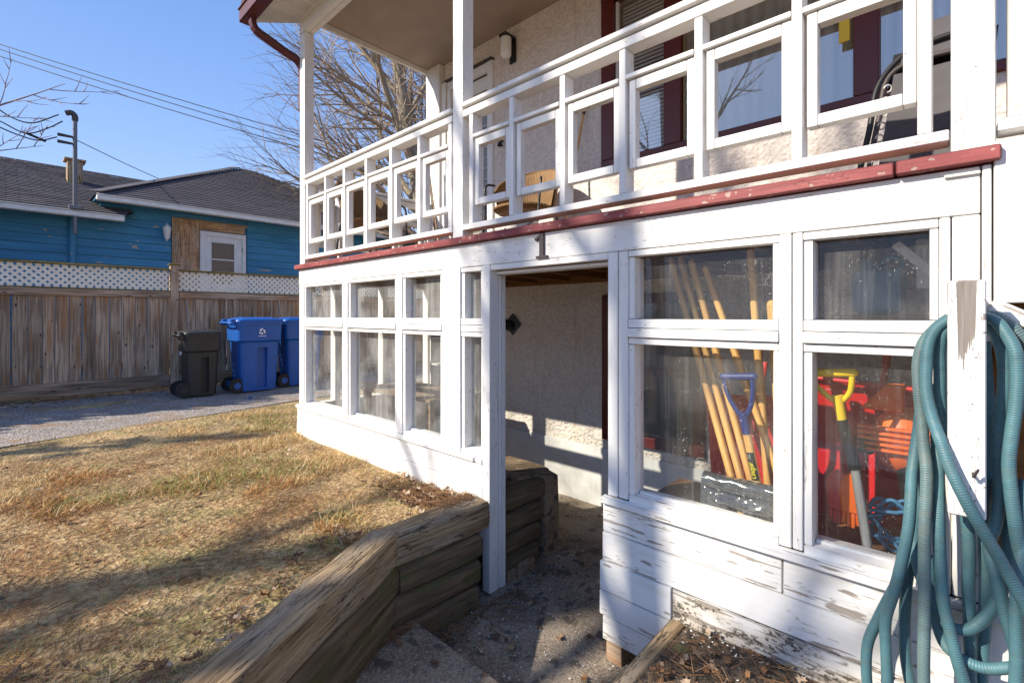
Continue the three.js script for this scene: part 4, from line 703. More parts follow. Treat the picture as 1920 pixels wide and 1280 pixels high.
  const bn = thing('potting_bench', 'low weathered plank bench under the end windows of the porch', 'bench', [-4.3, 0.54, -0.9]); box(bn, 'plank', [-0.5, 0.75], [0.40, 0.435], [-0.35, -0.02], M.fence3, 0.006); box(bn, 'plank', [-0.5, 0.75], [0.40, 0.435], [0.0, 0.30], M.fence3, 0.006); for (const [x, z] of [[-0.45, -0.3], [0.68, -0.3], [-0.45, 0.24], [0.68, 0.24]]) box(bn, 'leg', [x - 0.035, x + 0.035], [-0.02, 0.398], [z - 0.035, z + 0.035], M.fence, 0.006);
}

// ---------------------------------------------------------------- hose on its post stub
const HOSE = [
  [[-0.016, 1.745, 0.07], [-0.046, 1.715, 0.08], [-0.077, 1.665, 0.1], [-0.09, 1.599, 0.11], [-0.087, 1.511, 0.12], [-0.082, 1.444, 0.12], [-0.076, 1.353, 0.13], [-0.068, 1.271, 0.15], [-0.072, 1.076, 0.17], [-0.072, 0.872, 0.17], [-0.073, 0.605, 0.16], [-0.06, 0.452, 0.14]],
  [[-0.017, 1.739, 0.11], [-0.045, 1.71, 0.12], [-0.062, 1.668, 0.14], [-0.068, 1.604, 0.15], [-0.068, 1.518, 0.16], [-0.053, 1.439, 0.18], [-0.033, 1.376, 0.21], [-0.012, 1.307, 0.23], [0.027, 1.21, 0.24], [0.06, 1.138, 0.23], [0.093, 1.067, 0.22], [0.125, 0.993, 0.21], [0.163, 0.896, 0.2], [0.184, 0.747, 0.17]],
  [[-0.017, 1.719, 0.1], [-0.031, 1.696, 0.11], [-0.038, 1.649, 0.11], [-0.038, 1.571, 0.11], [-0.037, 1.477, 0.11], [-0.026, 1.386, 0.11], [-0.009, 1.329, 0.11], [0.007, 1.248, 0.1], [0.021, 1.151, 0.09], [0.028, 1.027, 0.08], [0.026, 0.923, 0.08], [0.029, 0.823, 0.08], [0.031, 0.608, 0.07]],
  [[-0.08, 1.53, 0.07], [-0.089, 1.393, 0.08], [-0.098, 1.309, 0.1], [-0.104, 1.244, 0.12], [-0.106, 1.173, 0.14], [-0.111, 1.082, 0.15], [-0.128, 0.967, 0.15], [-0.145, 0.876, 0.15], [-0.168, 0.766, 0.14], [-0.168, 0.651, 0.13], [-0.161, 0.517, 0.12], [-0.133, 0.4, 0.1]],
  [[-0.085, 1.299, 0.04], [-0.092, 1.16, 0.05], [-0.105, 1.037, 0.06], [-0.12, 0.934, 0.08], [-0.158, 0.833, 0.09], [-0.192, 0.737, 0.1], [-0.218, 0.652, 0.1], [-0.224, 0.58, 0.1], [-0.217, 0.47, 0.09], [-0.175, 0.344, 0.08]],
  [[-0.076, 1.283, 0.04], [-0.085, 1.145, 0.05], [-0.103, 1.038, 0.06], [-0.113, 0.938, 0.06], [-0.122, 0.847, 0.06], [-0.126, 0.719, 0.06], [-0.122, 0.61, 0.06], [-0.105, 0.513, 0.06], [-0.069, 0.388, 0.05]],
  [[-0.043, 1.532, 0.06], [-0.046, 1.399, 0.08], [-0.042, 1.272, 0.11], [-0.04, 1.126, 0.14], [-0.038, 1.029, 0.15], [-0.029, 0.885, 0.16], [-0.016, 0.815, 0.16], [-0, 0.733, 0.16], [0.024, 0.629, 0.14], [0.064, 0.501, 0.1]],
  [[-0.092, 1.16, 0.05], [-0.1, 1.007, 0.07], [-0.086, 0.929, 0.1], [-0.06, 0.867, 0.11], [-0.035, 0.814, 0.12], [-0.004, 0.8, 0.12], [0.025, 0.805, 0.11], [0.058, 0.845, 0.1], [0.086, 0.91, 0.1], [0.107, 1.004, 0.09], [0.11, 1.142, 0.08], [0.104, 1.263, 0.07]],
  [[-0.066, 0.981, 0.06], [-0.058, 0.872, 0.08], [-0.047, 0.801, 0.1], [-0.023, 0.737, 0.12], [0.014, 0.72, 0.13], [0.057, 0.716, 0.13], [0.104, 0.734, 0.12], [0.145, 0.76, 0.11], [0.181, 0.84, 0.1]],
  [[0.065, 1.753, 0.07], [0.086, 1.75, 0.07], [0.107, 1.733, 0.06], [0.129, 1.703, 0.06], [0.16, 1.652, 0.05], [0.186, 1.554, 0.05], [0.196, 1.402, 0.05]],
  [[0.062, 1.747, 0.11], [0.084, 1.734, 0.12], [0.104, 1.699, 0.13], [0.121, 1.653, 0.14], [0.126, 1.587, 0.14], [0.123, 1.501, 0.14], [0.115, 1.415, 0.14], [0.109, 1.328, 0.14], [0.113, 1.253, 0.14], [0.119, 1.186, 0.14], [0.127, 1.106, 0.14], [0.14, 1.028, 0.14], [0.164, 0.936, 0.13]],
  [[0.062, 1.728, 0.09], [0.079, 1.709, 0.09], [0.095, 1.659, 0.1], [0.102, 1.602, 0.1], [0.101, 1.529, 0.1], [0.094, 1.448, 0.1], [0.09, 1.36, 0.1], [0.092, 1.237, 0.1], [0.084, 1.144, 0.11], [0.07, 1.08, 0.12], [0.077, 1.024, 0.13], [0.089, 0.971, 0.14], [0.102, 0.9, 0.14], [0.116, 0.837, 0.14], [0.133, 0.742, 0.13]],
  [[0.146, 1.281, 0.1], [0.136, 1.135, 0.13], [0.127, 1.009, 0.16], [0.121, 0.905, 0.17], [0.123, 0.818, 0.17], [0.121, 0.693, 0.16], [0.117, 0.558, 0.14]],
  [[0.061, 1.672, 0.05], [0.068, 1.542, 0.05], [0.073, 1.413, 0.05], [0.066, 1.249, 0.05], [0.061, 1.118, 0.05], [0.066, 0.924, 0.05], [0.061, 0.76, 0.05], [0.054, 0.593, 0.05]],
];
{
  seed(51);
  const st = thing('hose_post', 'short peeling white post stub fixed in front of the siding to hold the hose', 'post', [0, 0, 0]);
  { const o = box(st, 'stub', [-0.020, 0.062], [1.168, 1.853], [0.158, 0.20], M.stub, 0.006), q = o.geometry.attributes.position, uv = o.geometry.attributes.uv; for (let i = 0; i < uv.count; i++) uv.setXY(i, q.getY(i) + 0.355, q.getX(i) + q.getZ(i) + 0.3); } box(st, 'spacer', [0.0, 0.05], [1.755, 1.83], [0.013, 0.157], M.fence, 0.004); box(st, 'spacer', [0.0, 0.05], [1.20, 1.27], [0.013, 0.157], M.fence, 0.004);
  rod(st, 'hook', V(0.035, 1.30, 0.198), V(0.035, 1.295, 0.225), 0.004, 0.004, M.iron, 8); rod(st, 'hook', V(0.035, 1.295, 0.225), V(0.045, 1.32, 0.232), 0.004, 0.003, M.iron, 8);
  const h = thing('pool_hose', 'long blue green ribbed hose hung in loops over the peeling post stub', 'hose', [0, 0, 0]);
  HOSE.forEach((p, i) => tube(h, 'loop', p, 0.0158, i === 0 || i === 9 ? M.hoseGrey : M.hose, 110, 14));
}

// ---------------------------------------------------------------- fence
{
  seed(61);
  const f = thing('wooden_fence', 'weathered board fence topped with cream lattice along the driveway', 'fence', [-9.5, 0.58, 0]);
  const mats = [M.fence, M.fence2, M.fence3];
  const B = (n, x, y, z, m, ch = 0.004) => box(f, n, x, [y[0] - 0.58, y[1] - 0.58], z, m, ch);
  const panel = (z0, z1, bw) => {
    for (let z = z0; z < z1 - 0.05; ) { const w = Math.min(bw * rr(0.86, 1.12), z1 - z) - 0.008; const o = B('board', [-0.012 + rr(-0.003, 0.003), 0.010 + rr(-0.003, 0.003)], [0.70, 2.045], [z, z + w], mats[Math.floor(rnd() * 3)], 0.003); o.rotation.x = rr(-0.004, 0.004);
      // boards run upright: u across, v along
      const g = o.geometry, uv = g.attributes.uv, a = rnd() * 4, b = rnd() * 4; for (let i = 0; i < uv.count; i++) { const u = uv.getX(i), v = uv.getY(i); uv.setXY(i, v + a, u + b); }
      z += w + rr(0.004, 0.016); }
    const hz = (n, y, x, m) => { const o = B(n, x, y, [z0, z1], m, 0.006); const uv = o.geometry.attributes.uv; if (m !== M.algae) for (let i = 0; i < uv.count; i++) { const u = uv.getX(i), v = uv.getY(i); uv.setXY(i, v, u); } };
    hz('base_board', [0.585, 0.79], [0.012, 0.05], M.fence3); hz('rail', [2.042, 2.145], [0.012, 0.055], M.fence2); hz('rail', [2.147, 2.165], [-0.05, 0.055], M.algae); hz('cap_rail', [2.492, 2.522], [-0.05, 0.055], M.algae); hz('back_rail', [0.95, 1.05], [-0.055, -0.016], M.fence3);
    const sl = [], p = 0.092, y0 = 2.162, y1 = 2.495, H = y1 - y0, wv = 0.036;          // diagonal slats, two layers
    for (const s of [-1, 1]) for (let z = z0 - H; z < z1 + H; z += p) { let a = [z, s > 0 ? y0 : y1], b = [z + H, s > 0 ? y1 : y0]; if (b[0] < z0 || a[0] > z1) continue; if (a[0] < z0) { const t = (z0 - a[0]) / H; a = [z0, a[1] + (b[1] - a[1]) * t]; } if (b[0] > z1) { const t = (z1 - a[0]) / (b[0] - a[0]); b = [z1, a[1] + (b[1] - a[1]) * t]; }
      const L = Math.hypot(b[0] - a[0], b[1] - a[1]); if (L < 0.05) continue; const g = cbox(0.005, wv, L - 0.01, 0.001); g.rotateX(-Math.atan2(b[1] - a[1], b[0] - a[0])); g.translate(s > 0 ? 0.004 : -0.003, (a[1] + b[1]) / 2 - 0.58, (a[0] + b[0]) / 2); sl.push(g); }
    const lt = mesh(f, 'lattice', mergeGeometries(sl), M.lattice); lt.userData.kind = 'stuff';
  };
  panel(0.20, 2.65, 0.152); panel(2.77, 5.2, 0.152); panel(-2.40, 0.075, 0.125); panel(-5.0, -2.52, 0.125);
  for (const z of [0.138, 2.71, -2.46, 5.26, -5.06]) { const o = B('post', [-0.055, 0.06], [0.55, 2.585], [z - 0.058, z + 0.058], M.fence2, 0.008); const uv = o.geometry.attributes.uv; for (let i = 0; i < uv.count; i++) { const u = uv.getX(i), v = uv.getY(i); uv.setXY(i, v, u); } B('post_cap', [-0.075, 0.08], [2.586, 2.612], [z - 0.078, z + 0.078], M.algae, 0.008); }
}

// ---------------------------------------------------------------- bins
function recycleMark() {
  const cv = document.createElement('canvas'); cv.width = cv.height = 256; const x = cv.getContext('2d'); x.clearRect(0, 0, 256, 256); x.fillStyle = '#f2f4f8';
  for (let k = 0; k < 3; k++) { x.save(); x.translate(128, 110); x.rotate(k * 2 * Math.PI / 3); x.beginPath(); x.moveTo(-58, 66); x.lineTo(-8, 66); x.lineTo(-8, 88); x.lineTo(30, 52); x.lineTo(-8, 16); x.lineTo(-8, 36); x.lineTo(-44, 36); x.lineTo(-62, 10); x.lineTo(-84, 24); x.closePath(); x.fill(); x.restore(); }
  x.fillRect(30, 228, 196, 14); const t = new THREE.CanvasTexture(cv); t.colorSpace = THREE.SRGBColorSpace; return new THREE.MeshStandardMaterial({ map: t, transparent: true, roughness: 0.5 });
}
const markM = recycleMark();
function cart(name, label, W, D, H, m, group, logo) {                  // local: x towards the viewer's side, -z the front, +z the hinge side
  const c = thing(name, label, 'wheelie bin', [0, 0, 0], 0, group);
  const ring = (w, d, y, r) => { const p = []; for (const [sx, sz, a0] of [[1, 1, 0], [-1, 1, 1], [-1, -1, 2], [1, -1, 3]]) for (let k = 0; k <= 5; k++) { const a = (a0 + k / 5) * Math.PI / 2; p.push([sx * (w / 2 - r) + r * Math.cos(a), y, sz * (d / 2 - r) + r * Math.sin(a)]); } return p; };
  const loft = (rings, capB, capT) => { const pos = [], uv = [], idx = [], K = rings[0].length; rings.forEach((r, i) => { let per = 0; for (let k = 0; k <= K; k++) { const p = r[k % K], q = r[(k + 1) % K]; pos.push(...p); uv.push(per, p[1]); per += Math.hypot(p[0] - q[0], p[2] - q[2]); } }); const S = K + 1; for (let i = 0; i + 1 < rings.length; i++) for (let k = 0; k < K; k++) { const a = i * S + k, b = a + 1, d = a + S, e = d + 1; idx.push(a, d, b, b, d, e); } for (const [on, i, flip] of [[capB, 0, 1], [capT, rings.length - 1, 0]]) if (on) { const b0 = pos.length / 3; const r = rings[i]; pos.push(0, r[0][1], 0); uv.push(0, 0); for (let k = 0; k <= K; k++) { const p = r[k % K]; pos.push(...p); uv.push(p[0], p[2]); } for (let k = 0; k < K; k++) flip ? idx.push(b0, b0 + 1 + k, b0 + 2 + k) : idx.push(b0, b0 + 2 + k, b0 + 1 + k); } const g = new THREE.BufferGeometry(); g.setAttribute('position', new THREE.Float32BufferAttribute(pos, 3)); g.setAttribute('uv', new THREE.Float32BufferAttribute(uv, 2)); g.setIndex(idx); g.computeVertexNormals(); return g; };
  let body = loft([ring(W * 0.74, D * 0.76, 0.02, 0.07), ring(W * 0.80, D * 0.82, H * 0.4, 0.07), ring(W * 0.84, D * 0.86, H * 0.66, 0.07), ring(W * 0.94, D * 0.94, H * 0.69, 0.07), ring(W * 0.96, D * 0.97, H * 0.90, 0.07)], true, true).toNonIndexed(); body.computeVertexNormals();
  const cut = new THREE.BoxGeometry(0.16, H * 0.54, D * 0.21); cut.translate(W * 0.415 + 0.01, H * 0.32, -D * 0.05);
  const e = new Evaluator(); e.attributes = ['position', 'normal', 'uv']; const b1 = new Brush(body), b2 = new Brush(cut); b1.updateMatrixWorld(); b2.updateMatrixWorld(); mesh(c, 'body', e.evaluate(b1, b2, SUBTRACTION).geometry, m);
  mesh(c, 'rim', loft([ring(W * 1.0, D * 1.0, H * 0.895, 0.08), ring(W * 1.0, D * 1.0, H * 0.93, 0.08)], true, true), m);
  mesh(c, 'lid', loft([ring(W * 1.03, D * 1.03, H * 0.932, 0.09), ring(W * 1.03, D * 1.03, H * 0.955, 0.09), ring(W * 0.98, D * 0.98, H * 0.97, 0.09), ring(W * 0.84, D * 0.84, H * 0.985, 0.09), ring(W * 0.5, D * 0.6, H * 1.0, 0.1)], true, true), m);
  tube(c, 'handle', [[-W * 0.42, H * 0.90, D * 0.47], [-W * 0.42, H * 0.92, D * 0.60], [W * 0.42, H * 0.92, D * 0.60], [W * 0.42, H * 0.90, D * 0.47]], 0.016, m, 40, 8); for (const s of [-1, 1]) { box(c, 'hinge', [s * W * 0.33 - 0.04, s * W * 0.33 + 0.04], [H * 0.90, H * 0.975], [D * 0.5, D * 0.60], m, 0.012); const wh = mesh(c, 'wheel', new THREE.CylinderGeometry(0.115, 0.115, 0.05, 24), M.rubber); wh.rotation.z = Math.PI / 2; wh.position.set(s * W * 0.31, 0.115, D * 0.455); mesh(wh, 'hub', new THREE.CylinderGeometry(0.05, 0.05, 0.056, 16), m); }
  if (logo) { const lg = mesh(c, 'emblem', new THREE.PlaneGeometry(0.15, 0.15), markM); lg.rotation.y = Math.PI / 2; lg.position.set(W * 0.5 * 0.962 + 0.004, H * 0.80, -D * 0.02); lg.rotation.z = 0; }
  return c;
}
{
  const k = cart('garbage_bin', 'dark grey wheelie bin beside the fence post', 0.50, 0.50, 1.0, M.cartGrey); k.position.set(-8.46, 0.54, 0.03);
  const tagM = M.soffit; box(k, 'sticker', [-0.15, -0.02], [0.62, 0.68], [0.222, 0.225], tagM, 0.001);
  const a = cart('recycling_bin', 'tall blue recycling bin between the dark grey bin and the other blue one', 0.62, 0.70, 1.19, M.cartBlue, 'blue recycling bins', true); a.position.set(-8.42, 0.54, -0.74);
  const b = a.clone(); b.name = numbered('recycling_bin'); b.userData = { ...a.userData, label: 'tall blue recycling bin partly hidden behind the porch corner' }; b.position.set(-8.55, 0.54, -1.52); b.rotation.y = -0.05; scene.add(b);
  const cap = thing('bottle_cap', 'tiny blue plastic cap lying on the gravel driveway', 'bottle cap', [-7.6, 0.545, -0.4]); mesh(cap, 'cap', new THREE.CylinderGeometry(0.02, 0.022, 0.02, 16), M.cartBlue).rotation.z = 0.6;
}

// ---------------------------------------------------------------- blue neighbour house
{
  seed(71);
  const n = thing('blue_house', 'neighbouring house with blue clapboards and dark shingle roofs beyond the fence', 'house', [-12, 0.52, 0]);
  const B = (nm, x, y, z, m, ch) => box(n, nm, x, [y[0] - 0.52, y[1] - 0.52], z, m, ch);
  B('wall', [-6, -0.06], [0.5, 3.7], [-7, 7], M.blue); B('wall', [-6, -0.06], [3.7, 4.0], [-7, 0.80], M.blue);
  for (let k = 0; k < 22; k++) { const y = 0.55 + k * 0.157; for (const [a, b] of y > 3.55 ? [[-7.02, -1.80], [-0.34, 0.80]] : y > 2.4 ? [[-7.02, -1.80], [-0.34, 7.02]] : [[-7.02, 7.02]]) { const o = B('clapboard', [-0.056, -0.034], [y, y + 0.172], [a, b], M.blue, 0.002); o.rotation.z = 0.15; } }
  // taped-off door surround and white door
  B('plywood', [-0.05, -0.012], [2.3, 3.80], [-0.845, -0.345], M.plywood, 0.003); B('plywood', [-0.05, -0.014], [3.62, 3.80], [-1.74, -0.848], M.plywood, 0.003); B('grey_board', [-0.05, -0.005], [2.3, 3.82], [-0.45, -0.345], M.greyPly, 0.003); B('grey_board', [-0.05, -0.008], [3.78, 3.83], [-1.80, -0.46], M.greyPly, 0.003);
  const d = part(n, 'door'), D = (nm, x, y, z, m, ch) => box(d, nm, x, [y[0] - 0.52, y[1] - 0.52], z, m, ch);
  D('casing', [-0.04, 0.02], [1.5, 3.60], [-0.95, -0.85], M.vinyl); D('casing', [-0.04, 0.02], [1.5, 3.60], [-1.76, -1.68], M.vinyl); D('casing', [-0.04, 0.018], [3.50, 3.60], [-1.679, -0.951], M.vinyl); D('leaf', [-0.05, 0.0], [1.5, 3.499], [-1.679, -1.52], M.vinyl); D('leaf', [-0.05, 0.0], [1.5, 3.499], [-1.07, -0.951], M.vinyl); D('leaf', [-0.05, 0.0], [3.37, 3.499], [-1.519, -1.071], M.vinyl); D('leaf', [-0.05, 0.0], [1.5, 2.45], [-1.519, -1.071], M.vinyl); D('meeting_rail', [-0.045, -0.005], [2.985, 3.015], [-1.519, -1.071], M.vinyl);
  const pn = mesh(d, 'pane', new THREE.PlaneGeometry(0.45, 0.92), M.glass); pn.rotation.y = Math.PI / 2; pn.position.set(-0.028, 2.39, -1.295); D('dark_backing', [-0.055, -0.04], [2.46, 3.36], [-1.515, -1.075], M.iron, 0.002); const kn = mesh(d, 'knob', new THREE.SphereGeometry(0.03, 14, 10), M.brass); kn.position.set(0.035, 2.15, -1.02); D('hinge', [0.018, 0.026], [3.2, 3.3], [-1.69, -1.675], M.steel, 0.002);  // dark panel behind the pane: the dimness of the interior put into its colour
  const l = part(n, 'wall_lantern'); const pr = (a) => new THREE.LatheGeometry(a.map(([x, y]) => new THREE.Vector2(x, y)), 6); mesh(l, 'lamp_body', pr([[0.001, -0.17], [0.02, -0.13], [0.05, -0.1], [0.075, 0.1], [0.085, 0.12], [0.03, 0.17], [0.012, 0.2], [0.001, 0.22]]), M.vinyl).position.set(0.09, 2.93, -0.24); box(l, 'bracket', [-0.04, 0.06], [2.9, 2.98], [-0.26, -0.22], M.vinyl, 0.006);
  // gutters and soffits
  const gut = (y, z0, z1, x) => { B('gutter', [x - 0.02, x + 0.11], [y - 0.10, y], [z0, z1], M.vinyl, 0.02); B('gutter_lip', [x + 0.09, x + 0.13], [y - 0.005, y + 0.012], [z0, z1], M.vinyl, 0.006); B('eave_board', [-0.058, x - 0.021], [y - 0.06, y - 0.035], [z0, z1], M.blue, 0.003); };
  gut(3.63, 0.49, 7.4, 0.38); gut(3.985, -7.3, 0.90, 0.38);
  // roofs: deck plus courses of shingles
  const courses = (P, name) => {                                            // P(s, t): s along the eave 0..L, t up the slope in metres; returns Vector3 or null outside
    const list = []; for (let r = 0; r * 0.14 < P.T; r++) { const t = r * 0.14; for (let s = P.s0(t) + (r % 2 ? 0.16 : 0) - 0.32; s < P.s1(t); s += 0.325) { const a = Math.max(s, P.s0(t)), b = Math.min(s + 0.318, P.s1(t)); if (b - a < 0.03) continue; const g = cbox(b - a, 0.012 + rnd() * 0.008, 0.17, 0.002); g.rotateX(-0.11 + rr(-0.02, 0.02)); g.translate((a + b) / 2, 0.014, -(t + 0.07)); list.push(g); } }
    const g = mergeGeometries(list), o = mesh(n, name, g, M.granule); o.userData.kind = 'stuff'; return o; };
  const slope1 = Math.atan2(5.25 - 3.64, 3.95), T1 = Math.hypot(5.25 - 3.64, 3.95);
  const r1 = courses({ T: T1, s0: () => -7.4, s1: (t) => -0.45 + t * 0.36 }, 'shingles'); r1.rotation.set(0, Math.PI / 2, 0); r1.rotation.order = 'YXZ'; r1.rotation.x = slope1; r1.position.set(0.42, 3.655 - 0.52, 0);
  const T2 = Math.hypot(6.15 - 3.99, 4.2), slope2 = Math.atan2(6.15 - 3.99, 4.2);
  const r2 = courses({ T: T2, s0: (t) => -0.92 + t * 0.80, s1: (t) => 7.0 - t * 0.80 }, 'shingles'); r2.rotation.order = 'YXZ'; r2.rotation.set(slope2, Math.PI / 2, 0); r2.position.set(0.42, 4.01 - 0.52, 0);
  const tri = (pts) => { const g = new THREE.BufferGeometry(); g.setAttribute('position', new THREE.Float32BufferAttribute(pts.flat(), 3)); const uv = []; pts.forEach((p) => uv.push(p[2], p[0])); g.setAttribute('uv', new THREE.Float32BufferAttribute(uv, 2)); const ix = []; for (let i = 2; i < pts.length; i++) ix.push(0, i - 1, i); g.setIndex(ix); g.computeVertexNormals(); return g; };
  mesh(n, 'roof', mergeGeometries([tri([[0.42, 3.12, 7.4], [0.42, 3.12, 0.45], [-3.53, 4.72, -1.2], [-3.53, 4.72, 7.4]]), tri([[-3.53, 4.72, 7.4], [-3.53, 4.72, -1.2], [-7.5, 3.12, -1.2], [-7.5, 3.12, 7.4]])]), M.granule);
  mesh(n, 'hip_roof', mergeGeometries([tri([[0.42, 3.47, 0.92], [0.42, 3.47, -7.0], [-3.78, 5.62, -3.0 - 0.0], [-3.78, 5.62, -2.7]]), tri([[-8, 3.47, 0.92], [0.42, 3.47, 0.92], [-3.78, 5.62, -2.7]]), tri([[0.42, 3.47, -7], [-8, 3.47, -7], [-3.78, 5.62, -3.0]])]), M.granule);
  const hipcap = []; for (let k = 0; k < 20; k++) { const t0 = k / 20, t1 = (k + 1.15) / 20, P = (t) => V(0.42 - 4.2 * t, 3.49 + 2.15 * t + 0.02, 0.92 - 3.62 * t); const a = P(t0), b = P(Math.min(1, t1)), c = a.clone().add(b).multiplyScalar(0.5), g = cbox(a.distanceTo(b), 0.02, 0.26, 0.004); const x = b.clone().sub(a).normalize(), z = new THREE.Vector3().crossVectors(x, V(0, 1, 0)).normalize(); g.applyMatrix4(new THREE.Matrix4().makeBasis(x, new THREE.Vector3().crossVectors(z, x), z)); g.translate(c.x, c.y + 0.01, c.z); hipcap.push(g); } mesh(n, 'hip_cap', mergeGeometries(hipcap), M.granule);
  // chimney box and service mast
  const ch = part(n, 'chimney'); box(ch, 'stack', [-2.15, -1.85], [3.75, 4.56], [0.88, 1.13], M.greyPly, 0.01); box(ch, 'cap', [-2.2, -1.8], [4.56, 4.60], [0.83, 1.18], M.plywood, 0.006);
  const ms = part(n, 'service_mast'); rod(ms, 'conduit', V(0.45, 2.7, 1.19), V(0.45, 4.78, 1.19), 0.032, 0.032, M.steel, 14); rod(ms, 'lower_conduit', V(-0.0, 0.6, 1.19), V(-0.0, 3.12, 1.19), 0.055, 0.055, M.blue, 14); tube(ms, 'weatherhead', [[0.45, 4.72, 1.19], [0.45, 4.81, 1.195], [0.45, 4.85, 1.24], [0.45, 4.82, 1.31]], 0.046, M.iron, 16, 12); box(ms, 'roof_flashing', [0.36, 0.54], [3.13, 3.2], [1.1, 1.28], M.steel, 0.01); for (const y of [4.3, 4.42]) rod(ms, 'insulator', V(0.45, y, 1.19), V(0.45, y, 1.42), 0.02, 0.03, M.iron, 10);
}
// ---------------------------------------------------------------- wires
{
  const wire = (label, a, b, sag, r = 0.011) => { const w = tag(mesh(scene, numbered('overhead_wire'), tubeGeo([0, 0.25, 0.5, 0.75, 1].map((t) => V(a[0] + (b[0] - a[0]) * t, a[1] + (b[1] - a[1]) * t - sag * 4 * t * (1 - t), a[2] + (b[2] - a[2]) * t)), r, 40, 6), M.wire), label, 'wire', 'overhead power wires'); return w; };
  wire('upper power wire crossing the sky above the blue house', [-21.9, 10.40, 4.6], [-6.0, 4.15, -9.5], 0.25); wire('middle power wire running just below the upper one', [-21.9, 10.28, 4.6], [-6.2, 4.0, -9.5], 0.25); wire('lowest of the three power wires crossing the sky', [-21.9, 10.10, 4.6], [-6.4, 3.95, -9.5], 0.28);
  wire('thin wire sloping from the service mast behind the hip roof', [-11.55, 4.95, 1.3], [-17, 5.2, -3.2], 0.1, 0.008);
  const drop = (p, label) => tag(mesh(scene, numbered('service_drop'), tubeGeo(p, 0.011, 50, 6), M.wire), label, 'wire', 'service wires at the mast');
  drop([[-11.6, 5.2, 1.35], [-11.55, 5.0, 1.55], [-11.6, 4.86, 1.8], [-11.7, 5.0, 2.1], [-11.8, 5.35, 2.9], [-12, 5.9, 4.5]], 'drooping service wire looping from the mast head'); drop([[-11.6, 5.3, 1.4], [-11.6, 5.05, 1.75], [-11.7, 5.12, 2.0], [-11.8, 5.6, 2.6], [-12, 6.1, 4.3]], 'upper service wire with a tight loop at the mast'); drop([[-11.6, 4.9, 1.42], [-11.6, 4.78, 1.65], [-11.65, 4.82, 1.9], [-11.75, 5.05, 2.5], [-12, 5.5, 4.3]], 'lowest service wire hanging beside the mast');
  for (const [x, y, z] of [[-11.62, 4.87, 1.8], [-11.62, 4.83, 1.68]]) { const c = tag(mesh(scene, numbered('wire_splice'), rodGeo(V(x, y, z), V(x, y - 0.04, z - 0.12), 0.022, 0.022, 10), M.black), z > 1.7 ? 'black splice sleeve on the service wire, farther from the mast' : 'black splice sleeve on the service wire, closer to the mast', 'wire splice', 'splice sleeves'); }
}

// ---------------------------------------------------------------- trees
function growTree(S, opt) {                                       // bare branching; returns geometries per level
  seed(S); const lv = [[], [], [], [], [], []];
  const grow = (p, d, L, r, level) => {
    const n = level === 0 ? 8 : level < 3 ? 6 : 4, pts = [p.clone()], rs = [r]; let q = p.clone(), v = d.clone();
    for (let i = 1; i <= n; i++) { v.add(V(rr(-1, 1), rr(-1, 1), rr(-1, 1)).multiplyScalar(opt.wiggle * (level ? 1 : 0.4))); v.y += opt.up[level] ; v.normalize(); q = q.clone().addScaledVector(v, L / n); pts.push(q.clone()); rs.push(r * (1 - (level === 0 ? (opt.tip ?? 0.45) : 0.7) * i / n)); }
    const sides = [10, 7, 5, 4, 3, 3][level], pos = [], uv = [], idx = []; let prev = V(0.3, 0, 1).normalize();
    for (let i = 0; i <= n; i++) { const t = (pts[Math.min(n, i + 1)].clone().sub(pts[Math.max(0, i - 1)])).normalize(), b = new THREE.Vector3().crossVectors(t, prev).normalize(), c = new THREE.Vector3().crossVectors(b, t); prev = c; for (let k = 0; k <= sides; k++) { const a = k / sides * 2 * Math.PI, o = pts[i].clone().addScaledVector(b, Math.cos(a) * rs[i]).addScaledVector(c, Math.sin(a) * rs[i]); pos.push(o.x, o.y, o.z); uv.push(k / sides * 0.5, i * L / n); } }
    const K = sides + 1; for (let i = 0; i < n; i++) for (let k = 0; k < sides; k++) { const a = i * K + k; idx.push(a, a + 1, a + K, a + 1, a + K + 1, a + K); }
    const g = new THREE.BufferGeometry(); g.setAttribute('position', new THREE.Float32BufferAttribute(pos, 3)); g.setAttribute('uv', new THREE.Float32BufferAttribute(uv, 2)); g.setIndex(idx); g.computeVertexNormals(); lv[level].push(g);
    if (level >= opt.depth) return;
    const kids = opt.kids[level]; for (let k = 0; k < kids; k++) { const t = opt.from[level] + (1 - opt.from[level]) * (k + rnd() * 0.8) / kids, at = Math.min(n - 0.001, t * n), i0 = Math.floor(at), bp = pts[i0].clone().lerp(pts[i0 + 1], at - i0), dir = pts[i0 + 1].clone().sub(pts[i0]).normalize(); const ax = new THREE.Vector3().crossVectors(dir, V(rr(-1, 1), rr(-1, 1), rr(-1, 1))).normalize(), nd = dir.clone().applyAxisAngle(ax, rr(opt.ang[0], opt.ang[1])); if (opt.pull) nd.add(opt.pull.clone().multiplyScalar(level < 2 ? 0.25 : 0.1)).normalize(); const rk = Math.max(opt.minR, rs[i0] * rr(0.42, 0.68)); grow(bp, nd, L * rr(opt.len[0], opt.len[1]) * (1 - 0.35 * t), rk, level + 1); }
  };
  grow(V(0, 0, 0), opt.dir, opt.L, opt.r, 0); return lv;
}
function bareTree(name, label, pos, S, opt, m = M.twig, group) {
  const t = thing(name, label, 'tree', pos, 0, group), lv = growTree(S, opt), names = ['trunk', 'limbs', 'branches', 'twigs', 'fine_twigs', 'fine_twigs'];
  lv.forEach((l, i) => { if (l.length) { const o = mesh(t, i === 0 ? 'trunk' : i === 1 ? 'limb' : 'crown', mergeGeometries(l), i < 2 ? M.bark : m); if (i >= 2) o.userData.kind = 'stuff'; } }); return t;
}
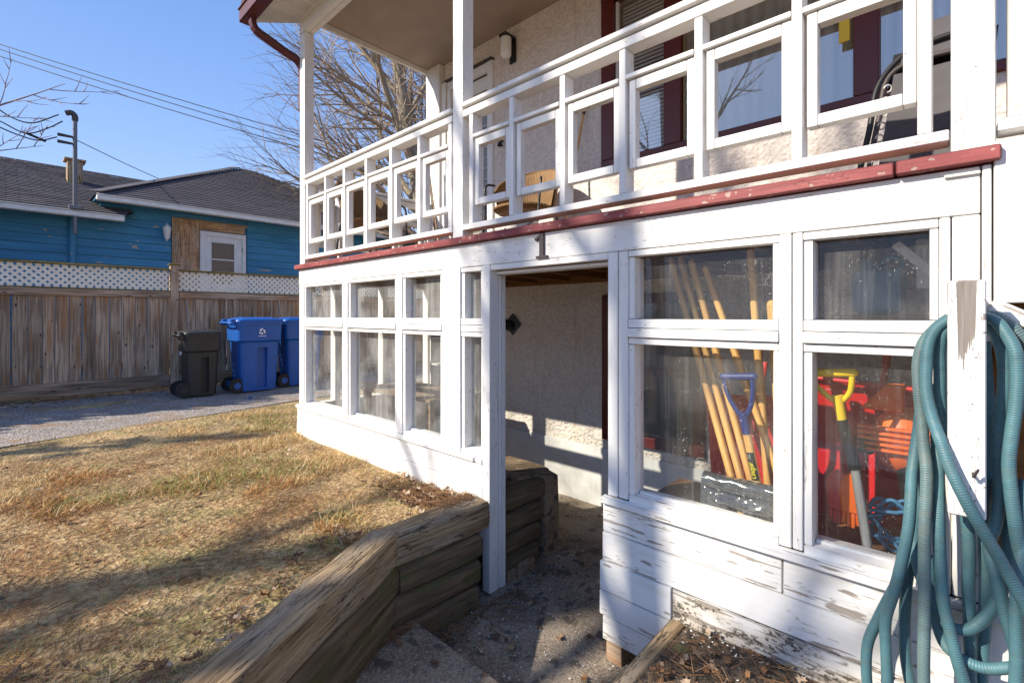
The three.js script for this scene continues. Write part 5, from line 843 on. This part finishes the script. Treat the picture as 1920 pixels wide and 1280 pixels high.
bareTree('bare_tree', 'large leafless tree with dense fine twigs beyond the far end of the porch', [-10.3, 0.5, -6.2], 5, { dir: V(-0.10, 1, 0.08), L: 8.2, r: 0.25, wiggle: 0.13, up: [0.02, 0.11, 0.07, 0.04, 0.02], depth: 4, kids: [12, 8, 8, 6], from: [0.16, 0.15, 0.12, 0.1], ang: [0.45, 0.95], len: [0.62, 0.82], minR: 0.0055, pull: V(-0.36, -0.02, 0.44) });
{
  const t = thing('bare_tree', 'leafless tree beyond the fence whose reddish branch reaches over the blue house roof', 'tree', [-12.1, 0.5, 3.9]); rod(t, 'trunk', V(0, 0, 0), V(0.1, 6.5, -0.1), 0.14, 0.05, M.bark, 12);
  const lv = growTree(9, { dir: V(0.62, 0.52, -0.82).normalize(), L: 3.4, r: 0.034, tip: 0.88, wiggle: 0.09, up: [0.0, 0.05, 0.03, 0.02], depth: 2, kids: [9, 4], from: [0.3, 0.25], ang: [0.45, 0.9], len: [0.28, 0.42], minR: 0.007 });
  const o = mesh(t, 'limb', mergeGeometries(lv.flat()), M.twigDark); o.position.set(0.05, 3.45, -0.05); const lv2 = growTree(10, { dir: V(0.5, 0.25, -0.85).normalize(), L: 2.6, r: 0.026, tip: 0.88, wiggle: 0.10, up: [0.0, 0.05, 0.03, 0.02], depth: 2, kids: [7, 4], from: [0.3, 0.25], ang: [0.45, 0.9], len: [0.28, 0.42], minR: 0.007 }); const o2 = mesh(t, 'limb', mergeGeometries(lv2.flat()), M.twigDark); o2.position.set(0.05, 3.35, -0.05);
}
// trees and hedge on the sunny side, behind the viewer: they shade the lawn and show in the glass
bareTree('bare_tree', 'leafless tree standing on the lawn across from the porch', [-5.45, 0.5, 8.9], 12, { dir: V(0.02, 1, -0.04), L: 9.0, r: 0.18, wiggle: 0.13, up: [0.02, 0.08, 0.05, 0.03], depth: 3, kids: [7, 5, 5], from: [0.5, 0.15, 0.12], ang: [0.45, 0.9], len: [0.42, 0.6], minR: 0.008 });
bareTree('bare_tree', 'tall leafless tree with steep limbs farther back across the lawn', [-9.1, 0.5, 14.2], 17, { dir: V(0.0, 1, 0.0), L: 14.5, r: 0.26, wiggle: 0.07, up: [0.03, 0.14, 0.08, 0.04], depth: 3, kids: [10, 4, 3], from: [0.5, 0.2, 0.15], ang: [0.22, 0.6], len: [0.30, 0.44], minR: 0.012, tip: 0.6 });
function conifer(label, pos, H, R, S, n, group) {
  const t = thing('spruce_tree', label, 'tree', pos, 0, group); seed(S); rod(t, 'trunk', V(0, 0, 0), V(0.05, H, 0), 0.13, 0.02, M.bark, 10);
  const br = [], lf = [], lg = new THREE.PlaneGeometry(0.045, 0.17); lg.translate(0, 0.06, 0);
  for (let k = 0; k < n; k++) { const y = H * (0.16 + 0.82 * Math.pow(k / n, 0.9)), a = k * 2.4 + rr(-0.4, 0.4), L = R * (1 - y / H * 0.92) * rr(0.6, 1.15), p = V(0, y, 0), q = V(Math.cos(a) * L, y - L * rr(0.1, 0.35), Math.sin(a) * L); br.push(rodGeo(p, q, 0.02, 0.006, 5, false));
    const m2 = Math.ceil(L * 70); for (let j = 0; j < m2; j++) { const s = rr(0.12, 1.03), c = p.clone().lerp(q, s), w = 0.28 * L * (1 - s) + 0.05; c.add(V(rr(-w, w), rr(-0.08, 0.04), rr(-w, w))); const g = lg.clone(); g.applyMatrix4(XF(c, new THREE.Euler(rr(0.6, 2.4), rr(0, 6.28), rr(-0.6, 0.6)), rr(0.7, 1.4))); lf.push(g); } }
  mesh(t, 'limb', mergeGeometries(br), M.bark); const f = mesh(t, 'foliage', mergeGeometries(lf), M.needle); f.userData.kind = 'stuff'; return t;
}
conifer('slender spruce tree across the lawn from the porch', [-9.0, 0.5, 7.4], 6.0, 1.35, 31, 36);
{ const h = thing('cedar_hedge', 'clipped cedar hedge continuing the fence line', 'hedge', [-9.9, 0.5, 6.0]); seed(35); const lf = [], lg = new THREE.PlaneGeometry(0.07, 0.2); for (let k = 0; k < 9000; k++) { const x = rr(-0.5, 0.5), z = rr(-2.9, 3.4), y = rr(0.1, 3.15 + 0.3 * Math.sin(z * 2.3)); if (Math.abs(x) < 0.28 && y < 2.9 && rnd() < 0.8) continue; const g = lg.clone(); g.applyMatrix4(XF(V(x, y, z), new THREE.Euler(rr(-0.5, 0.5), rr(0, 6.28), rr(-0.4, 0.4)), rr(0.8, 1.6))); lf.push(g); } const f = mesh(h, 'foliage', mergeGeometries(lf), M.needle); f.userData.kind = 'stuff'; for (let k = 0; k < 9; k++) rod(h, 'stem', V(rr(-0.1, 0.1), 0, -2.6 + k * 0.72), V(rr(-0.1, 0.1), 3.0, -2.6 + k * 0.72), 0.05, 0.02, M.bark, 7); }

// ---------------------------------------------------------------- grass, leaves, needles, flakes
{
  seed(81);
  const blade = (L, w, bend) => { const g = new THREE.BufferGeometry(), p = [], ix = []; for (let i = 0; i <= 3; i++) { const t = i / 3, h = L * t * (1 - 0.25 * bend * t), b = L * bend * t * t, ww = w * (1 - 0.75 * t) / 2; p.push(-ww, h, b, ww, h, b); } for (let i = 0; i < 3; i++) { const a = i * 2; ix.push(a, a + 1, a + 2, a + 1, a + 3, a + 2); } g.setAttribute('position', new THREE.Float32BufferAttribute(p, 3)); g.setIndex(ix); g.computeVertexNormals(); return g; };
  const bladeM = mat({ rgb: [1, 1, 1], roughness: 0.75, side: THREE.DoubleSide });
  const inside = (x, z) => !(x > -2.32 && z < 0.74) && !(z >= 0.74 && x > -2.34 + (z - 0.74) * 0.535) && !(x > -5.02 && z < 0.02);
  const cols = [[0.66, 0.44, 0.19], [0.72, 0.54, 0.29], [0.52, 0.31, 0.11], [0.44, 0.18, 0.045], [0.20, 0.22, 0.045], [0.30, 0.29, 0.08], [0.72, 0.58, 0.38]].map((c) => lin(...c));
  const mk = (n, L, w, bend) => { const list = []; while (list.length < n) { const r = rnd(), x = -6.75 + 5.6 * Math.pow(rnd(), 0.85), z = rr(-2.2, 2.7); if (!inside(x, z) || x < -6.95 + 0.09 * (z + 0.8) * 1 + rr(-0.2, 0.1)) continue;
      const gp = fbm(x * 0.08 + 4, z * 0.08 + 4, 9, 9, 4, 611), rust = fbm(x * 0.07 + 2, z * 0.07 + 1, 9, 9, 3, 613); let c; const q = rnd(); if (gp > 0.575 && q < 0.4) c = cols[q < 0.3 ? 4 : 5]; else if (rust > 0.53 && q < 0.6) c = cols[q < 0.4 ? 3 : 2]; else c = cols[q < 0.32 ? 0 : q < 0.52 ? 1 : q < 0.76 ? 2 : q < 0.82 ? 3 : q < 0.9 ? 6 : q < 0.95 ? 5 : 4];
      list.push([XF(V(x, lawnH(x, z) - 0.004, z), new THREE.Euler(rr(0.3, 1.35), rr(0, 6.28), rr(-0.5, 0.5), 'YXZ'), rr(0.55, 1.25) * (0.65 + 0.9 * sm(0.4, 0.7, fbm(x * 0.3 + 1, z * 0.3 + 1, 9, 9, 3, 617)))), c]); } return scatter('grass', blade(L, w, bend), bladeM, list, 'flattened dry grass blades over the lawn', 'grass'); };
  mk(95000, 0.045, 0.0032, 0.35); mk(85000, 0.036, 0.0030, 0.7); mk(45000, 0.058, 0.0026, 0.15);
  // dead leaves
  const lobes = [[0, -0.5], [0.12, -0.42], [0.36, -0.46], [0.28, -0.2], [0.52, -0.06], [0.30, 0.06], [0.34, 0.3], [0.14, 0.22], [0, 0.52], [-0.14, 0.22], [-0.34, 0.3], [-0.30, 0.06], [-0.52, -0.06], [-0.28, -0.2], [-0.36, -0.46], [-0.12, -0.42]];
  const leafGeo = (curl) => { const p = [0, 0, 0.0], ix = []; lobes.forEach(([x, y]) => p.push(x, y, curl * (x * x + 0.7 * y * y) + 0.12 * Math.sin(x * 9 + y * 5))); for (let i = 1; i <= lobes.length; i++) ix.push(0, i, i % lobes.length + 1); const g = new THREE.BufferGeometry(); g.setAttribute('position', new THREE.Float32BufferAttribute(p, 3)); g.setIndex(ix); g.rotateX(-Math.PI / 2); g.computeVertexNormals(); return g; };
  const lc = [[0.26, 0.13, 0.055], [0.36, 0.22, 0.12], [0.17, 0.08, 0.035], [0.44, 0.32, 0.22], [0.12, 0.065, 0.035]].map((c) => lin(...c));
  const leaves = (n, where, s0, s1, label, tilt = 0.35) => { for (const cu of [0.5, 0.9]) { const l = []; while (l.length < n / 2) { const p = where(); if (p) l.push([XF(p, new THREE.Euler(rr(-tilt, tilt), rr(0, 6.28), rr(-tilt, tilt)), rr(s0, s1)), lc[Math.floor(rnd() * 5)]]); } scatter('fallen_leaves', leafGeo(cu), M.leaf, l, label, 'leaves'); } };
  leaves(170, () => { const x = rr(-6.5, -1.6), z = rr(0.05, 2.5); return inside(x, z) ? V(x, lawnH(x, z) + 0.018, z) : null; }, 0.02, 0.05, 'brown fallen leaves strewn over the lawn');
  leaves(120, () => { const x = -2.25 - 0.9 * Math.pow(rnd(), 1.5), z = rr(0.03, 0.35); return inside(x, z) ? V(x, lawnH(x, z) + 0.02 + 0.03 * rnd(), z) : null; }, 0.02, 0.05, 'drift of brown leaves against the foot of the siding');
  leaves(110, () => { const t = rnd(); return V(-2.36 + t * 0.95 + rr(-0.25, 0), lawnH(-2.4, 1) + 0.03, 0.75 + t * 1.75); }, 0.022, 0.05, 'pale fallen leaves gathered along the retaining wall');
  leaves(900, () => V(rr(-0.86, 0.9), 0.362 + 0.04 * rnd(), rr(0.02, 1.2)), 0.018, 0.042, 'thick layer of dead brown leaves on the soil bed', 0.6);
  leaves(40, () => V(rr(-2.1, -1.0), 0.015, rr(-0.9, 0.58)), 0.025, 0.055, 'few brown leaves on the concrete floor', 0.3);
  leaves(16, () => V(rr(-2.1, -1.0), 0.14, rr(0.62, 1.4)), 0.025, 0.05, 'few brown leaves on the concrete step', 0.3);
  leaves(260, () => V(rr(-9.4, -8.6), 0.59, rr(-2.5, 3)), 0.03, 0.07, 'brown leaf litter along the foot of the fence', 0.4);
  // rust-coloured needles and straw
  const nl = new THREE.BoxGeometry(0.0016, 0.0016, 0.075); const needles = (n, where, label) => { const l = []; for (let i = 0; i < n; i++) l.push([XF(where(), new THREE.Euler(rr(-0.25, 0.25), rr(0, 6.28), 0), rr(0.6, 1.3)), lc[[0, 2, 1, 0, 2][Math.floor(rnd() * 5)]]]); scatter('dry_needles', nl, M.leaf, l, label, 'needles'); };
  needles(900, () => { const z = rr(0.06, 0.3), x = rr(-2.75, -2.21); return V(x, (x > -2.3 ? 0.612 : lawnH(x, z) + 0.02) + 0.025 * rnd() * rnd(), z); }, 'rust coloured needles heaped on the timber end by the door post');
  needles(5200, () => { const x = rr(-5.5, -1.7), z = rr(0.1, 2.6); return inside(x, z) ? V(x, lawnH(x, z) + 0.02, z) : V(-2.6, lawnH(-2.6, 1.5), 1.5); }, 'rust coloured needles among the grass');
  needles(1600, () => V(rr(-0.86, 0.8), 0.375 + 0.03 * rnd(), rr(0.02, 1.0)), 'dry stalks on the soil bed');
  needles(420, () => { const t = rnd(); return V(-2.10 + 0.03 * rnd(), 0.145, 0.65 + 0.3 * t); }, 'needles in the corner of the step and the timber wall');
  needles(240, () => V(-2.07 + t2() * 0.1, 0.012, rr(-0.15, 0.55)), 'needles along the foot of the timber wall');
  function t2() { return rnd() * rnd() * 3; }
  // white paint flakes
  const fg = leafGeo(0.2), fl = (n, where, s0, s1, label) => { const l = []; for (let i = 0; i < n; i++) l.push([XF(where(), new THREE.Euler(rr(-0.2, 0.2), rr(0, 6.28), rr(-0.2, 0.2)), rr(s0, s1)), lin(0.74, 0.72, 0.7)]); scatter('paint_flakes', fg, M.leaf, l, label, 'paint flakes'); };
  fl(240, () => V(rr(-2.1, -0.98), 0.012, rr(-1.0, 0.58)), 0.004, 0.013, 'white paint flakes scattered on the concrete floor'); fl(90, () => V(rr(-0.85, 0.5), 0.385, 0.03 + 0.3 * rnd() * rnd()), 0.005, 0.013, 'white paint flakes fallen on the soil by the siding');
  // crumbs and grit on the floor by the wall foot
  const cg = new THREE.IcosahedronGeometry(0.004, 0), cl = []; for (let i = 0; i < 300; i++) cl.push([XF(V(-2.10 + 0.35 * rnd() * rnd(), 0.008, rr(-0.6, 0.56)), new THREE.Euler(rr(0, 6), rr(0, 6), 0), rr(0.4, 1.6)), lin(...[[0.08, 0.06, 0.04], [0.16, 0.12, 0.085], [0.05, 0.04, 0.03]][i % 3])]); scatter('soil_crumbs', cg, M.leaf, cl, 'dark crumbs of soil along the foot of the timber wall', 'soil');
}
renderer.render(scene, camera);
